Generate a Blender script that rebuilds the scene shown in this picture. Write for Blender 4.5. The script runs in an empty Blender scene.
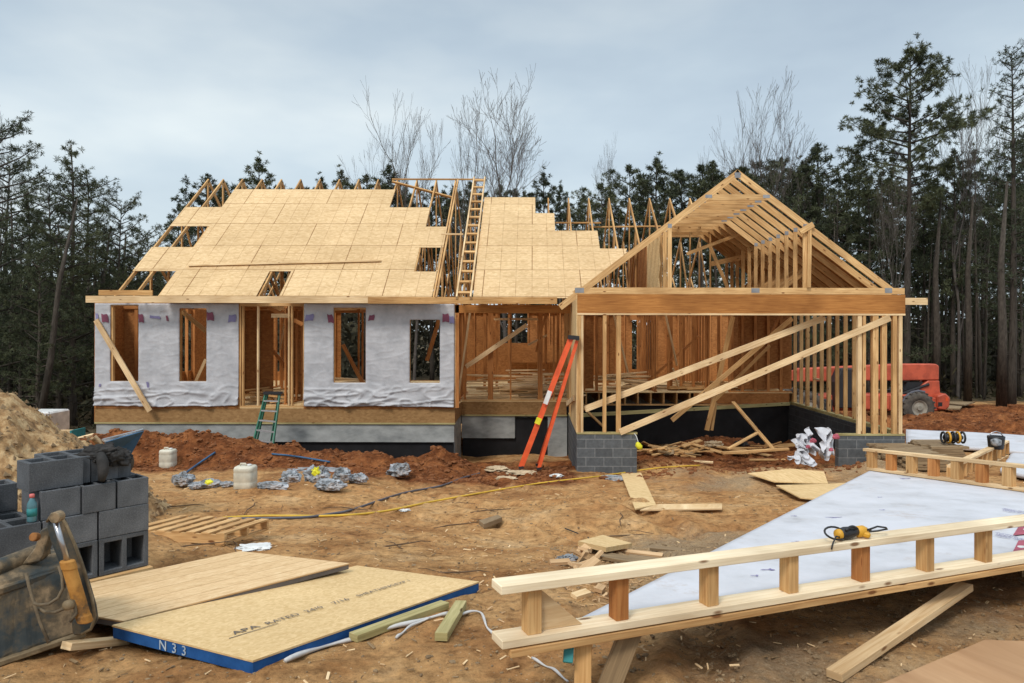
import bpy, math, random
import numpy as np
from mathutils import Vector as V, Matrix, noise as mn
random.seed(7)
SC = bpy.context.scene
COL = SC.collection
CZ = 3.24                      # camera height above the lowest ground by the garage
F = 740.0
# ---------------------------------------------------------------- camera
cam_d = bpy.data.cameras.new('camera'); cam = bpy.data.objects.new('camera', cam_d); COL.objects.link(cam)
cam_d.sensor_width = 36; cam_d.lens = F/1024*36; cam_d.clip_end = 2000; cam_d.clip_start = .05
cam.location = (0, 0, CZ)
ROT = Matrix.Rotation(math.radians(90), 4, 'X') @ Matrix.Rotation(math.radians(.12), 4, 'Z')
cam_d.shift_x = -20/1024; cam_d.shift_y = -12.5/1024      # the lens looks level and a little to the side
cam.rotation_euler = ROT.to_euler()
SC.camera = cam
R3 = ROT.to_3x3()
def ray(px, py):
    return R3 @ V(((px-532)/F, (329-py)/F, -1))
def W(px, py, Y):                # world point at depth Y seen at pixel
    d = ray(px, py); t = Y/d.y
    return V((d.x*t, Y, CZ+d.z*t))
# ---------------------------------------------------------------- terrain
TAB = [(0,-1.9),(3,-1.96),(4.6,-2.03),(6.3,-2.18),(8,-2.4),(10,-2.68),(13,-2.93),(16.4,-3.18),(20,-3.35),(25,-3.72),
       (33,-4.2),(47,-4.45),(80,-4.7),(200,-5.0),(900,-6)]
TX = np.array([a for a,_ in TAB]); TZ = np.array([b for _,b in TAB])
def sst(a, b, x): t = np.clip((x-a)/(b-a), 0, 1); return t*t*(3-2*t)
def box2(x, y, x0, x1, y0, y1, f): return sst(x0-f, x0+f, x)*(1-sst(x1-f, x1+f, x))*sst(y0-f, y0+f, y)*(1-sst(y1-f, y1+f, y))
def bump(x, y, cx, cy, rx, ry): return np.exp(-(((x-cx)/rx)**2+((y-cy)/ry)**2))
_rng = np.random.RandomState(3)
_WV = [( _rng.uniform(-1,1), _rng.uniform(-1,1), _rng.uniform(0,6.28)) for _ in range(24)]
def rough(x, y, f):              # cheap sum-of-sines noise, about -1..1
    s = 0
    for i,(a,b,p) in enumerate(_WV):
        s = s+np.sin(f*(a*x+b*y)*(1+.13*i)+p+1.7*np.sin(f*.37*(b*x-a*y)+i))
    return s/6
def Gn(x, y):
    x = np.asarray(x, float); y = np.asarray(y, float)
    z = np.interp(y, TX, TZ)
    k = sst(6, 12, y)*(1-sst(30, 40, y))
    z = z + .22*sst(5.5, 9, x)*k + .22*sst(1.5, 4, -x)*sst(8, 11, y)*(1-sst(16, 17.6, y))
    # clay bank against the left foundation
    bank = box2(x, y, -11.5, -1.6, 15.6, 18.4, .5)
    z = z + bank*(.24 + .40*bump(x, 0*y, -8.3, 0, 2.4, 1) + .08*rough(x, y, 2.6))
    z = z + box2(x,y,-12.5,-1.2,15.8,17.9,.5)*.10*rough(x,y,5.1)
    z = z - .42*box2(x, y, -6.6, .9, 17.5, 18.5, .22) - .12*box2(x, y, -5.5, .9, 18.5, 20.5, .3)
    # dug cellar and dirt heap in the garage
    z = z - .25*box2(x, y, 1.2, 8.1, 18.5, 28, .5)
    z = z + .72*bump(x, y, 5.0, 19.9, 1.7, 1.0) + .30*bump(x, y, 2.9, 17.6, 1.0, .8) + .25*bump(x,y,6.8,18.4,1.1,.9)
    z = z + .16*box2(x, y, 2.5, 7.8, 14.4, 16.0, .7)*(1+.5*rough(x,y,3))
    z = z + .30*bump(x, y, -4.6, 7.6, .9, .9)+.14*bump(x,y,1.2,11.2,1.1,1.0)-.10*bump(x,y,.4,9.2,1.4,.7)
    # clods beyond the garage on the right
    z = z + box2(x, y, 8.8, 30, 22, 38, 1.5)*(.16*rough(x,y,2.2)+.1*rough(x,y,4.7)+.15)
    z = z + .035*rough(x, y, 1.3) + .018*rough(x, y, 4.1)*(1-sst(40, 60, y)) + .3*rough(x, y, .11)*sst(45, 90, y)
    return z + CZ
def G(x, y): return float(Gn(x, y))
_TS = .8*1.012**np.arange(420)
def GP(px, py, dz=0):            # ground point seen at a pixel
    d = ray(px, py); ts = _TS/d.y
    k = int(np.argmax(d.z*ts+CZ < Gn(d.x*ts, d.y*ts))); lo, hi = ts[max(0,k-1)], ts[k]
    tt = np.linspace(lo, hi, 24); k = int(np.argmax(d.z*tt+CZ < Gn(d.x*tt, d.y*tt))); p = d*float(tt[k])
    return V((p.x, p.y, G(p.x, p.y)+dz))
# ---------------------------------------------------------------- mesh builder
class MB:
    def __init__(s): s.v = []; s.f = []; s.uv = []
    def add(s, vs, fs, uvs=None):
        b = len(s.v); s.v += [tuple(p) for p in vs]
        for i, f in enumerate(fs):
            s.f.append(tuple(b+k for k in f)); s.uv.append(uvs[i] if uvs else [(vs[k][0]+vs[k][1]*.3, vs[k][2]) for k in f])
        return s
    def beam(s, p, q, w, h, up=(0,0,1), roll=0):
        p = V(p); q = V(q); a = q-p; L = a.length
        if L < 1e-6: return s
        a /= L; up = V(up)
        if abs(a.dot(up)) > .999: up = V((0,1,0)) if abs(a.y) < .9 else V((1,0,0))
        sd = a.cross(up).normalized(); u = sd.cross(a)
        if roll: m = Matrix.Rotation(roll, 3, a); sd = m@sd; u = m@u
        vs = []
        for e, o in ((0,p),(1,q)):
            for i, j in ((-1,-1),(1,-1),(1,1),(-1,1)): vs.append(o+sd*(i*w/2)+u*(j*h/2))
        ou = random.random()*40; ov = random.random()*40
        fs = [(0,1,5,4),(1,2,6,5),(2,3,7,6),(3,0,4,7),(3,2,1,0),(4,5,6,7)]
        ws = [w,h,w,h]; acc = 0; uvs = []
        for k in range(4):
            uvs.append([(ou,ov+acc),(ou,ov+acc+ws[k]),(ou+L,ov+acc+ws[k]),(ou+L,ov+acc)]); acc += ws[k]
        uvs += [[(ou,ov),(ou+.01,ov),(ou+.01,ov+h),(ou,ov+h)]]*2
        return s.add(vs, fs, uvs)
    def box(s, x0, x1, y0, y1, z0, z1):
        d = [x1-x0, y1-y0, z1-z0]; k = d.index(max(d)); c = [(x0+x1)/2, (y0+y1)/2, (z0+z1)/2]
        p = c[:]; q = c[:]; p[k] -= d[k]/2; q[k] += d[k]/2
        if k == 2: return s.beam(p, q, d[0], d[1], (0,1,0))
        if k == 0: return s.beam(p, q, d[1], d[2])
        return s.beam(p, q, d[0], d[2])
    def prism(s, pts, n):             # closed polygon pts (3D) extruded by vector n
        n = V(n); m = len(pts); vs = [V(p) for p in pts]+[V(p)+n for p in pts]
        fs = [tuple(range(m))[::-1], tuple(range(m, 2*m))]+[(i,(i+1)%m,(i+1)%m+m,i+m) for i in range(m)]
        return s.add(vs, fs)
    def tube(s, pts, r, n=8, cap=True, r1=None):
        pts = [V(p) for p in pts]; m = len(pts); vs = []; prev = None
        for i, p in enumerate(pts):
            t = (pts[min(i+1,m-1)]-pts[max(i-1,0)])
            if t.length < 1e-9: t = V((0,0,1))
            t.normalize()
            if prev is None: a = t.cross(V((0,0,1))) if abs(t.z) < .9 else t.cross(V((1,0,0)))
            else: a = prev-t*prev.dot(t)
            a.normalize(); prev = a; b = t.cross(a)
            rr = (r if not isinstance(r, (list,tuple)) else r[i]) if r1 is None else r+(r1-r)*i/(m-1)
            for k in range(n):
                an = 2*math.pi*k/n; vs.append(p+a*math.cos(an)*rr+b*math.sin(an)*rr)
        fs = [(i*n+k, i*n+(k+1)%n, (i+1)*n+(k+1)%n, (i+1)*n+k) for i in range(m-1) for k in range(n)]
        if cap: fs += [tuple(range(n))[::-1], tuple((m-1)*n+k for k in range(n))]
        return s.add(vs, fs)
    def lathe(s, c, prof, n=20, ax=(0,0,1)):  # prof: (radius, height)
        c = V(c); ax = V(ax).normalized(); a = ax.cross(V((0,0,1))) if abs(ax.z) < .9 else V((1,0,0))
        a.normalize(); b = ax.cross(a); vs = []
        for r, h in prof:
            for k in range(n):
                an = 2*math.pi*k/n; vs.append(c+ax*h+a*math.cos(an)*r+b*math.sin(an)*r)
        m = len(prof)
        fs = [(i*n+k, i*n+(k+1)%n, (i+1)*n+(k+1)%n, (i+1)*n+k) for i in range(m-1) for k in range(n)]
        fs += [tuple(range(n))[::-1], tuple((m-1)*n+k for k in range(n))]
        return s.add(vs, fs)
    def cells(s, us, vs_, solid, fn, t0, t1):   # plate made of grid cells with holes; fn(u,v,w)->point
        idx = {}; P = []
        def vid(i,j,k):
            if (i,j,k) not in idx: idx[(i,j,k)] = len(P); P.append(fn(us[i], vs_[j], (t0,t1)[k]))
            return idx[(i,j,k)]
        fs = []; uv = []
        ok = lambda i,j: 0 <= i < len(us)-1 and 0 <= j < len(vs_)-1 and solid(i,j)
        for i in range(len(us)-1):
            for j in range(len(vs_)-1):
                if not ok(i,j): continue
                q = [(us[i],vs_[j]),(us[i+1],vs_[j]),(us[i+1],vs_[j+1]),(us[i],vs_[j+1])]
                fs.append((vid(i,j,0),vid(i+1,j,0),vid(i+1,j+1,0),vid(i,j+1,0))); uv.append(q)
                fs.append((vid(i,j,1),vid(i,j+1,1),vid(i+1,j+1,1),vid(i+1,j,1))); uv.append([q[0],q[3],q[2],q[1]])
                for (di,dj,A,B) in ((-1,0,(i,j+1),(i,j)),(1,0,(i+1,j),(i+1,j+1)),(0,-1,(i,j),(i+1,j)),(0,1,(i+1,j+1),(i,j+1))):
                    if not ok(i+di,j+dj):
                        fs.append((vid(*A,0),vid(*A,1),vid(*B,1),vid(*B,0)))
                        a=(us[A[0]],vs_[A[1]]); b=(us[B[0]],vs_[B[1]]); uv.append([a,(a[0]+.01,a[1]+.01),(b[0]+.01,b[1]+.01),b])
        return s.add(P, fs, uv)
    def blob(s, c, rad, seed=0, amp=.35, n=14, rotz=0, sharp=2.2, folds=0):
        c = V(c); vs = []; fs = []; m = n*2
        cz, sz = math.cos(rotz), math.sin(rotz)
        for i in range(n+1):
            th = math.pi*i/n
            for k in range(m):
                ph = 2*math.pi*k/m
                d = V((math.sin(th)*math.cos(ph), math.sin(th)*math.sin(ph), math.cos(th)))
                q = d*sharp+V((seed*7.3, seed*3.1, 1))
                e = 1+amp*(mn.noise(q)*1.3+(abs(mn.noise(q*2.3))-.25)*1.1+.35*mn.noise(q*5.1))
                if folds: e += folds*((1-abs(mn.noise(q*1.9+V((4,0,7))))*3.2)*.5+(1-abs(mn.noise(V((q.x*3.1,q.y*3.1,q.z*1.1))))*3)*.35-.4)
                x, y, z = d.x*rad[0]*e, d.y*rad[1]*e, d.z*rad[2]*e
                vs.append(c+V((x*cz-y*sz, x*sz+y*cz, max(z, -rad[2]*.55))))
        fs = [(i*m+k, (i+1)*m+k, (i+1)*m+(k+1)%m, i*m+(k+1)%m) for i in range(n) for k in range(m)]
        return s.add(vs, fs)
    def blades(s, c, d, w):            # many thin leaf blades at once: centres, half-length vectors, half-width vectors (arrays)
        n = len(c); b = len(s.v); P = np.stack([c-d, c+w, c+d, c-w], 1).reshape(-1,3)
        s.v += [tuple(p) for p in P.tolist()]
        s.f += [(b+4*i, b+4*i+1, b+4*i+2, b+4*i+3) for i in range(n)]; s.uv += [((0,0),(1,0),(1,1),(0,1))]*n
        return s
    def mesh(s, name, mat, origin=(0,0,0), smooth=False):
        o = V(origin); me = bpy.data.meshes.new(name)
        me.from_pydata([(a-o.x,b-o.y,c-o.z) for a,b,c in s.v], [], s.f)
        ul = me.uv_layers.new(name='UVMap'); flat = [c for f in s.uv for p in f for c in (p[0],p[1])]
        ul.data.foreach_set('uv', flat)
        for m in (mat if isinstance(mat,(list,tuple)) else [mat]): me.materials.append(m)
        if smooth: me.polygons.foreach_set('use_smooth', [True]*len(me.polygons))
        me.update()
        return me
def link(o, parent=None):
    COL.objects.link(o)
    if parent: o.parent = parent
    return o
def wloc(o):
    l = V(o.location)
    while o.parent: o = o.parent; l += V(o.location)
    return l
def tag(o, label=None, cat=None, group=None, kind=None):
    if label: o['label'] = label
    if cat: o['category'] = cat
    if group: o['group'] = group
    if kind: o['kind'] = kind
    return o
def bev(o, w, seg=1):
    m = o.modifiers.new('bevel', 'BEVEL'); m.width = w; m.segments = seg; m.limit_method = 'ANGLE'; m.angle_limit = math.radians(40)
    return o
def thing(name, label, cat, loc=(0,0,0), group=None, rz=0):
    o = bpy.data.objects.new(name, None); o.empty_display_size = .2; o.location = loc; o.rotation_euler = (0,0,rz)
    COL.objects.link(o); return tag(o, label, cat, group)
def part(name, mb, mat, parent, smooth=False, bevel=0, label=None, local=False):
    me = mb.mesh(name, mat, (0,0,0) if local else wloc(parent), smooth)
    o = link(bpy.data.objects.new(name, me), parent)
    if bevel: bev(o, bevel)
    if label: o['label'] = label
    return o
def solo(name, mb, mat, label, cat, group=None, smooth=False, bevel=0, kind=None):   # a thing that is one mesh
    c = V((0,0,0)); zs = 1e9
    for p in mb.v: c += V(p); zs = min(zs, p[2])
    c /= max(1,len(mb.v)); c.z = zs
    o = link(bpy.data.objects.new(name, mb.mesh(name, mat, c, smooth))); o.location = c
    if bevel: bev(o, bevel)
    return tag(o, label, cat, group, kind)
def copy_thing(root, loc, rz=None, label=None, scale=None, group=None):
    r = root.copy(); COL.objects.link(r); r.location = loc
    if rz is not None: r.rotation_euler = (r.rotation_euler.x, r.rotation_euler.y, rz)
    if scale: r.scale = scale
    if label: r['label'] = label
    if group: r['group'] = group
    for ch in list(root.children):
        c = ch.copy(); COL.objects.link(c); c.parent = r
        for g in list(ch.children):
            d = g.copy(); COL.objects.link(d); d.parent = c
    return r
# ---------------------------------------------------------------- materials
def newmat(name, rough=.8, spec=.3):
    m = bpy.data.materials.new(name); m.use_nodes = True; nt = m.node_tree
    b = nt.nodes['Principled BSDF']; b.inputs['Roughness'].default_value = rough
    b.inputs['Specular IOR Level'].default_value = spec
    return m, nt, b
def N(nt, typ, **kw):
    n = nt.nodes.new(typ)
    for k, v in kw.items():
        if k in n.inputs.keys(): n.inputs[k].default_value = v
        else: setattr(n, k, v)
    return n
def L(nt, a, ao, b, bi): nt.links.new(a.outputs[ao], b.inputs[bi])
def ramp(nt, stops):
    r = nt.nodes.new('ShaderNodeValToRGB'); e = r.color_ramp.elements
    while len(e) < len(stops): e.new(.5)
    for i, (p, c) in enumerate(stops):
        e[i].position = p; e[i].color = (*c, 1) if len(c) == 3 else c
    return r
def mixc(nt, fac, a, b, mode='MIX'):
    m = nt.nodes.new('ShaderNodeMix'); m.data_type = 'RGBA'; m.blend_type = mode
    for sock, val in ((m.inputs[0], fac), (m.inputs[6], a), (m.inputs[7], b)):
        if isinstance(val, bpy.types.NodeSocket): nt.links.new(val, sock)
        elif isinstance(val, (int, float)): sock.default_value = val
        else: sock.default_value = (*val, 1)
    return m.outputs[2]
def bumpn(nt, b, src, strength, dist=.01):
    n = N(nt, 'ShaderNodeBump', Strength=strength, Distance=dist); nt.links.new(src, n.inputs['Height']); L(nt, n, 0, b, 'Normal')
def wood(name, dark, light, streak=1.0, knots=True, varie=.18, rough=.75, bumps=.25):
    m, nt, b = newmat(name, rough, .25)
    uv = N(nt, 'ShaderNodeUVMap'); mp = N(nt, 'ShaderNodeMapping'); mp.inputs['Scale'].default_value = (1.3, 26, 1); L(nt, uv, 0, mp, 0)
    n1 = N(nt, 'ShaderNodeTexNoise', Scale=1.6, Detail=6, Roughness=.6, Distortion=.6); L(nt, mp, 0, n1, 'Vector')
    r = ramp(nt, [(.3, dark), (.68, light)]); L(nt, n1, 0, r, 0)
    n2 = N(nt, 'ShaderNodeTexNoise', Scale=.9, Detail=3); L(nt, uv, 0, n2, 'Vector')
    r2 = ramp(nt, [(.35, (.72,.66,.6)), (.6, (1.05,1.03,1))]); L(nt, n2, 0, r2, 0)
    c = mixc(nt, 1.0, r.outputs[0], r2.outputs[0], 'MULTIPLY')
    oi = N(nt, 'ShaderNodeObjectInfo')
    r3 = ramp(nt, [(0, (1-varie,1-varie*1.3,1-varie*1.7)), (1, (1,1,1))]); L(nt, oi, 'Random', r3, 0)
    c = mixc(nt, 1.0, c, r3.outputs[0], 'MULTIPLY')
    if knots:
        mk = N(nt, 'ShaderNodeMapping'); mk.inputs['Scale'].default_value = (3.0, 9, 1); L(nt, uv, 0, mk, 0)
        vo = N(nt, 'ShaderNodeTexVoronoi', Scale=1.0, Randomness=1.0); L(nt, mk, 0, vo, 'Vector')
        rk = ramp(nt, [(.08, (1,1,1)), (.15, (0,0,0))]); L(nt, vo, 0, rk, 0)
        c = mixc(nt, rk.outputs[0], c, (dark[0]*.35, dark[1]*.25, dark[2]*.2))
    nt.links.new(c, b.inputs['Base Color']); bumpn(nt, b, n1.outputs[0], bumps, .004)
    return m
def noisy(name, stops, scale=8, detail=6, rough=.9, spec=.2, bump=.3, dist=.01, coord='Object', rand=0, stretch=None, metal=0, sub=0):
    m, nt, b = newmat(name, rough, spec)
    tc = N(nt, 'ShaderNodeTexCoord'); src = tc.outputs[coord]
    if stretch: mp = N(nt, 'ShaderNodeMapping'); mp.inputs['Scale'].default_value = stretch; nt.links.new(src, mp.inputs[0]); src = mp.outputs[0]
    n1 = N(nt, 'ShaderNodeTexNoise', Scale=scale, Detail=detail, Roughness=.62); nt.links.new(src, n1.inputs['Vector'])
    r = ramp(nt, stops); L(nt, n1, 0, r, 0); c = r.outputs[0]
    if rand:
        oi = N(nt, 'ShaderNodeObjectInfo'); r3 = ramp(nt, [(0,(1-rand,)*3),(1,(1+rand*.4,)*3)]); L(nt, oi, 'Random', r3, 0)
        c = mixc(nt, 1.0, c, r3.outputs[0], 'MULTIPLY')
    nt.links.new(c, b.inputs['Base Color']); b.inputs['Metallic'].default_value = metal
    if bump: bumpn(nt, b, n1.outputs[0], bump, dist)
    return m
def soil_stains(m, th=.60, amt=.55, scale=1.3):
    nt = m.node_tree; b = nt.nodes['Principled BSDF']; src = b.inputs['Base Color'].links[0].from_socket
    tc = N(nt, 'ShaderNodeTexCoord'); n = N(nt, 'ShaderNodeTexNoise', Scale=scale, Detail=10, Roughness=.78); L(nt, tc, 'Object', n, 'Vector')
    r = ramp(nt, [(th,(0,)*3),(th+.13,(amt,)*3)]); L(nt, n, 0, r, 0); nt.links.new(mixc(nt, r.outputs[0], src, (.34,.22,.13)), b.inputs['Base Color'])
def flat(name, c, rough=.6, spec=.4, metal=0):
    return noisy(name, [(.3, tuple(x*.72 for x in c)), (.65, tuple(min(1,x*1.08) for x in c))], scale=5, rough=rough, spec=spec, bump=.12, metal=metal)
def osb(name, dark, light, seams=False, lines=False, varie=.1, fl=(12,26)):
    m, nt, b = newmat(name, .8, .2)
    uv = N(nt, 'ShaderNodeUVMap'); mp = N(nt, 'ShaderNodeMapping'); mp.inputs['Scale'].default_value = (fl[0], fl[1], 1); L(nt, uv, 0, mp, 0)
    vo = N(nt, 'ShaderNodeTexVoronoi', Scale=1.0); L(nt, mp, 0, vo, 'Vector')
    n1 = N(nt, 'ShaderNodeTexNoise', Scale=14, Detail=5, Roughness=.7); L(nt, uv, 0, n1, 'Vector')
    n2 = N(nt, 'ShaderNodeTexNoise', Scale=.8, Detail=3); L(nt, uv, 0, n2, 'Vector')
    bw = N(nt, 'ShaderNodeRGBToBW'); L(nt, vo, 'Color', bw, 0)
    r = ramp(nt, [(.2, dark), (.8, light)])
    mm = mixc(nt, .55, bw.outputs[0], n1.outputs[0]); nt.links.new(mm, r.inputs[0])
    r2 = ramp(nt, [(.3, (.88,.86,.82)), (.65, (1.03,1.02,1.0))]); L(nt, n2, 0, r2, 0)
    c = mixc(nt, 1.0, r.outputs[0], r2.outputs[0], 'MULTIPLY')
    if seams:   # printed nailing grid and sheet joints
        br = N(nt, 'ShaderNodeTexBrick', Scale=1.0); br.offset = .5
        br.inputs['Brick Width'].default_value = 2.44; br.inputs['Row Height'].default_value = 1.21
        br.inputs['Mortar Size'].default_value = .012; br.inputs['Color1'].default_value = (1,1,1,1); br.inputs['Color2'].default_value = (.90,.88,.85,1)
        br.inputs['Mortar'].default_value = (.45,.34,.24,1); L(nt, uv, 0, br, 'Vector')
        c = mixc(nt, .85, c, br.outputs[0], 'MULTIPLY')
        b2 = N(nt, 'ShaderNodeTexBrick', Scale=1.0); b2.offset = 0
        b2.inputs['Brick Width'].default_value = .407; b2.inputs['Row Height'].default_value = .403
        b2.inputs['Mortar Size'].default_value = .010; b2.inputs['Color1'].default_value = (1,1,1,1); b2.inputs['Color2'].default_value = (.97,.96,.95,1)
        b2.inputs['Mortar'].default_value = (.52,.42,.33,1); L(nt, uv, 0, b2, 'Vector')
        f = ramp(nt, [(.36,(.10,)*3),(.66,(.8,)*3)]); n3 = N(nt, 'ShaderNodeTexNoise', Scale=1.7, Detail=4); L(nt, uv, 0, n3, 'Vector'); L(nt, n3, 0, f, 0)
        c = mixc(nt, f.outputs[0], c, mixc(nt, 1.0, c, b2.outputs[0], 'MULTIPLY'))
    oi = N(nt, 'ShaderNodeObjectInfo'); r3 = ramp(nt, [(0,(1-varie,1-varie*1.2,1-varie*1.4)),(1,(1,1,1))]); L(nt, oi, 'Random', r3, 0)
    c = mixc(nt, 1.0, c, r3.outputs[0], 'MULTIPLY')
    nt.links.new(c, b.inputs['Base Color']); bumpn(nt, b, n1.outputs[0], .2, .003)
    return m
M = {}
M['stud'] = wood('new lumber', (.50,.27,.105), (.82,.56,.275))
M['pale'] = wood('pale lumber', (.64,.43,.22), (.90,.71,.45), varie=.1)
M['white_pine'] = wood('white pine', (.72,.57,.37), (.93,.81,.60), varie=.05)
M['truss'] = wood('truss lumber', (.50,.265,.095), (.80,.53,.25), varie=.25)
M['red_stud'] = wood('reddish lumber', (.40,.155,.045), (.70,.34,.125), varie=.25)  # redder, darker lumber; puts indoor shade into the colour, also varies panel studs
M['old'] = wood('weathered lumber', (.22,.16,.10), (.42,.32,.20), varie=.3)
M['treated'] = wood('treated lumber', (.30,.27,.11), (.52,.46,.24), varie=.1)
M['lvl'] = wood('laminated beam', (.30,.115,.028), (.52,.235,.066), knots=False, varie=.05)
M['roof'] = osb('roof sheathing', (.58,.385,.19), (.83,.61,.36), seams=True, varie=.05)
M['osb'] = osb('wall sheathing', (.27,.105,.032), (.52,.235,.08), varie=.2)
M['osb_pale'] = osb('pale strand board', (.62,.42,.19), (.86,.64,.36), fl=(34,70))
M['ply'] = wood('plywood', (.52,.34,.18), (.74,.52,.31), knots=False, varie=.15)
M['rim'] = osb('rim board', (.24,.13,.05), (.42,.25,.11))
M['wrap'] = noisy('house wrap', [(.28,(.40,.39,.40)),(.42,(.54,.54,.565)),(.6,(.61,.61,.645))], scale=1.7, detail=9, rough=.6, spec=.25, bump=.25, dist=.05)
M['wrap_wall'] = noisy('wall wrap', [(.3,(.35,.355,.375)),(.62,(.51,.51,.53))], scale=2.5, rough=.45, spec=.3, bump=.5, dist=.05)
M['red_print'] = flat('red print', (.42,.09,.13)); M['maroon_print'] = flat('maroon print', (.20,.05,.09)); M['blue_print'] = flat('violet print', (.22,.20,.36))
M['parge'] = noisy('parged foundation', [(.3,(.17,.18,.18)),(.5,(.30,.31,.30)),(.7,(.40,.41,.40))], scale=1.6, detail=8, bump=.2, stretch=(1,1,2))
M['tar'] = noisy('tar coating', [(.3,(.008,.008,.009)),(.7,(.02,.02,.022))], scale=2, rough=.6)  # waterproofing black, also standing in for dark gaps under the foundation
def blockwall(name, base, mortar):
    m, nt, b = newmat(name, .95, .1); uv = N(nt, 'ShaderNodeUVMap')
    br = N(nt, 'ShaderNodeTexBrick', Scale=1.0); br.inputs['Brick Width'].default_value = .4; br.inputs['Row Height'].default_value = .2
    br.inputs['Mortar Size'].default_value = .009; br.inputs['Color1'].default_value = (*base,1); br.inputs['Color2'].default_value = (*[x*.8 for x in base],1)
    br.inputs['Mortar'].default_value = (*mortar,1); L(nt, uv, 0, br, 'Vector')
    n1 = N(nt, 'ShaderNodeTexNoise', Scale=9, Detail=8, Roughness=.7); L(nt, uv, 0, n1, 'Vector'); r = ramp(nt, [(.3,(.7,)*3),(.7,(1.15,)*3)]); L(nt, n1, 0, r, 0)
    c = mixc(nt, 1.0, br.outputs[0], r.outputs[0], 'MULTIPLY'); nt.links.new(c, b.inputs['Base Color'])
    bumpn(nt, b, br.outputs['Fac'], -.5, .012); return m
M['blockwall'] = blockwall('block wall', (.13,.138,.145), (.22,.225,.225))
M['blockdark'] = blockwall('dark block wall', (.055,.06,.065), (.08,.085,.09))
def cinder():
    m, nt, b = newmat('cinder block', .97, .08); tc = N(nt, 'ShaderNodeTexCoord')
    n1 = N(nt, 'ShaderNodeTexNoise', Scale=90, Detail=4, Roughness=.8); L(nt, tc, 'Object', n1, 'Vector')
    n2 = N(nt, 'ShaderNodeTexNoise', Scale=5, Detail=5); L(nt, tc, 'Object', n2, 'Vector')
    r = ramp(nt, [(.3,(.075,.078,.085)),(.55,(.125,.13,.138)),(.75,(.21,.215,.22))]); L(nt, n1, 0, r, 0)
    r2 = ramp(nt, [(.3,(.75,)*3),(.7,(1.2,)*3)]); L(nt, n2, 0, r2, 0); oi = N(nt, 'ShaderNodeObjectInfo'); r3 = ramp(nt, [(0,(.8,)*3),(1,(1.15,)*3)]); L(nt, oi, 'Random', r3, 0)
    c = mixc(nt, 1.0, mixc(nt, 1.0, r.outputs[0], r2.outputs[0], 'MULTIPLY'), r3.outputs[0], 'MULTIPLY'); nt.links.new(c, b.inputs['Base Color'])
    bumpn(nt, b, n1.outputs[0], .6, .004); return m
M['cinder'] = cinder()
M['orange'] = flat('orange fibreglass', (.75,.10,.025), .45); M['green'] = flat('green fibreglass', (.03,.16,.10), .5)
M['black'] = flat('black plastic', (.02,.02,.022), .5); M['rubber'] = noisy('tyre rubber', [(.3,(.05,.045,.04)),(.7,(.13,.11,.09))], scale=6)
M['alu'] = flat('aluminium', (.55,.56,.58), .35, .5, .6); M['steel'] = flat('metal', (.5,.5,.52), .3, .5, .9)
M['plate'] = flat('truss plate', (.30,.30,.31), .5, .4, .3)
M['red'] = noisy('red machine paint', [(.3,(.34,.06,.03)),(.6,(.56,.105,.05))], scale=2.5, rough=.45, spec=.4, bump=.05)
M['white'] = flat('white plastic', (.72,.72,.70), .5); M['jug'] = flat('translucent jug plastic', (.66,.62,.50), .4)
M['blue'] = flat('blue paint', (.03,.10,.20), .5); M['bluewrap'] = noisy('blue edge paint', [(.3,(.008,.05,.17)),(.65,(.02,.10,.30))], scale=7, rough=.75)
M['yellow'] = flat('yellow paint', (.70,.36,.03), .5); M['hose'] = flat('yellow hose', (.72,.45,.05), .5)
M['yellow_lime'] = flat('yellow print', (.75,.70,.03), .6)
M['greyhose'] = flat('grey hose', (.10,.10,.12), .5); M['cloth'] = noisy('dark fleece', [(.3,(.018,.017,.016)),(.7,(.055,.05,.047))], scale=9, bump=.5, dist=.02)
M['bag'] = noisy('torn bag', [(.36,(.07,.07,.07)),(.48,(.25,.27,.29)),(.7,(.52,.55,.60))], scale=6, detail=4, rough=.45, spec=.4, bump=.6, dist=.03)
M['paper'] = noisy('crumpled paper', [(.3,(.38,.28,.17)),(.6,(.60,.47,.31))], scale=7, bump=.5, dist=.02)
M['bucket'] = noisy('worn machine steel', [(.25,(.014,.022,.028)),(.42,(.035,.042,.042)),(.50,(.10,.075,.045)),(.58,(.28,.195,.11)),(.65,(.085,.055,.033)),(.8,(.18,.11,.05))], scale=3.4, detail=9, rough=.7, spec=.35, bump=.5, dist=.01, stretch=(1,1,1))
M['red_ply'] = wood('stained plywood', (.36,.20,.10), (.58,.37,.21), knots=False, varie=.05)
M['stencil'] = flat('stencil paint', (.42,.50,.56), .8)
M['bucket_lip'] = noisy('scraped steel edge', [(.3,(.09,.065,.04)),(.55,(.22,.16,.09)),(.75,(.42,.33,.22))], scale=7, rough=.6)
M['ochre'] = noisy('ochre cylinder paint', [(.36,(.10,.06,.03)),(.46,(.36,.16,.035)),(.62,(.50,.245,.06))], scale=6, detail=8, rough=.7)
M['teal'] = flat('teal paint', (.03,.22,.22)); M['bottle'] = flat('bottle plastic', (.10,.22,.25), .2); M['cap'] = flat('pink cap', (.70,.18,.16))
M['bark'] = noisy('bark', [(.3,(.035,.028,.022)),(.7,(.10,.082,.065))], scale=5, stretch=(3,3,.5), bump=.5, dist=.03, rand=.3)
M['twig'] = noisy('bare twigs', [(.3,(.07,.058,.05)),(.7,(.14,.12,.105))], scale=3, bump=0, rand=.2)
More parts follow.
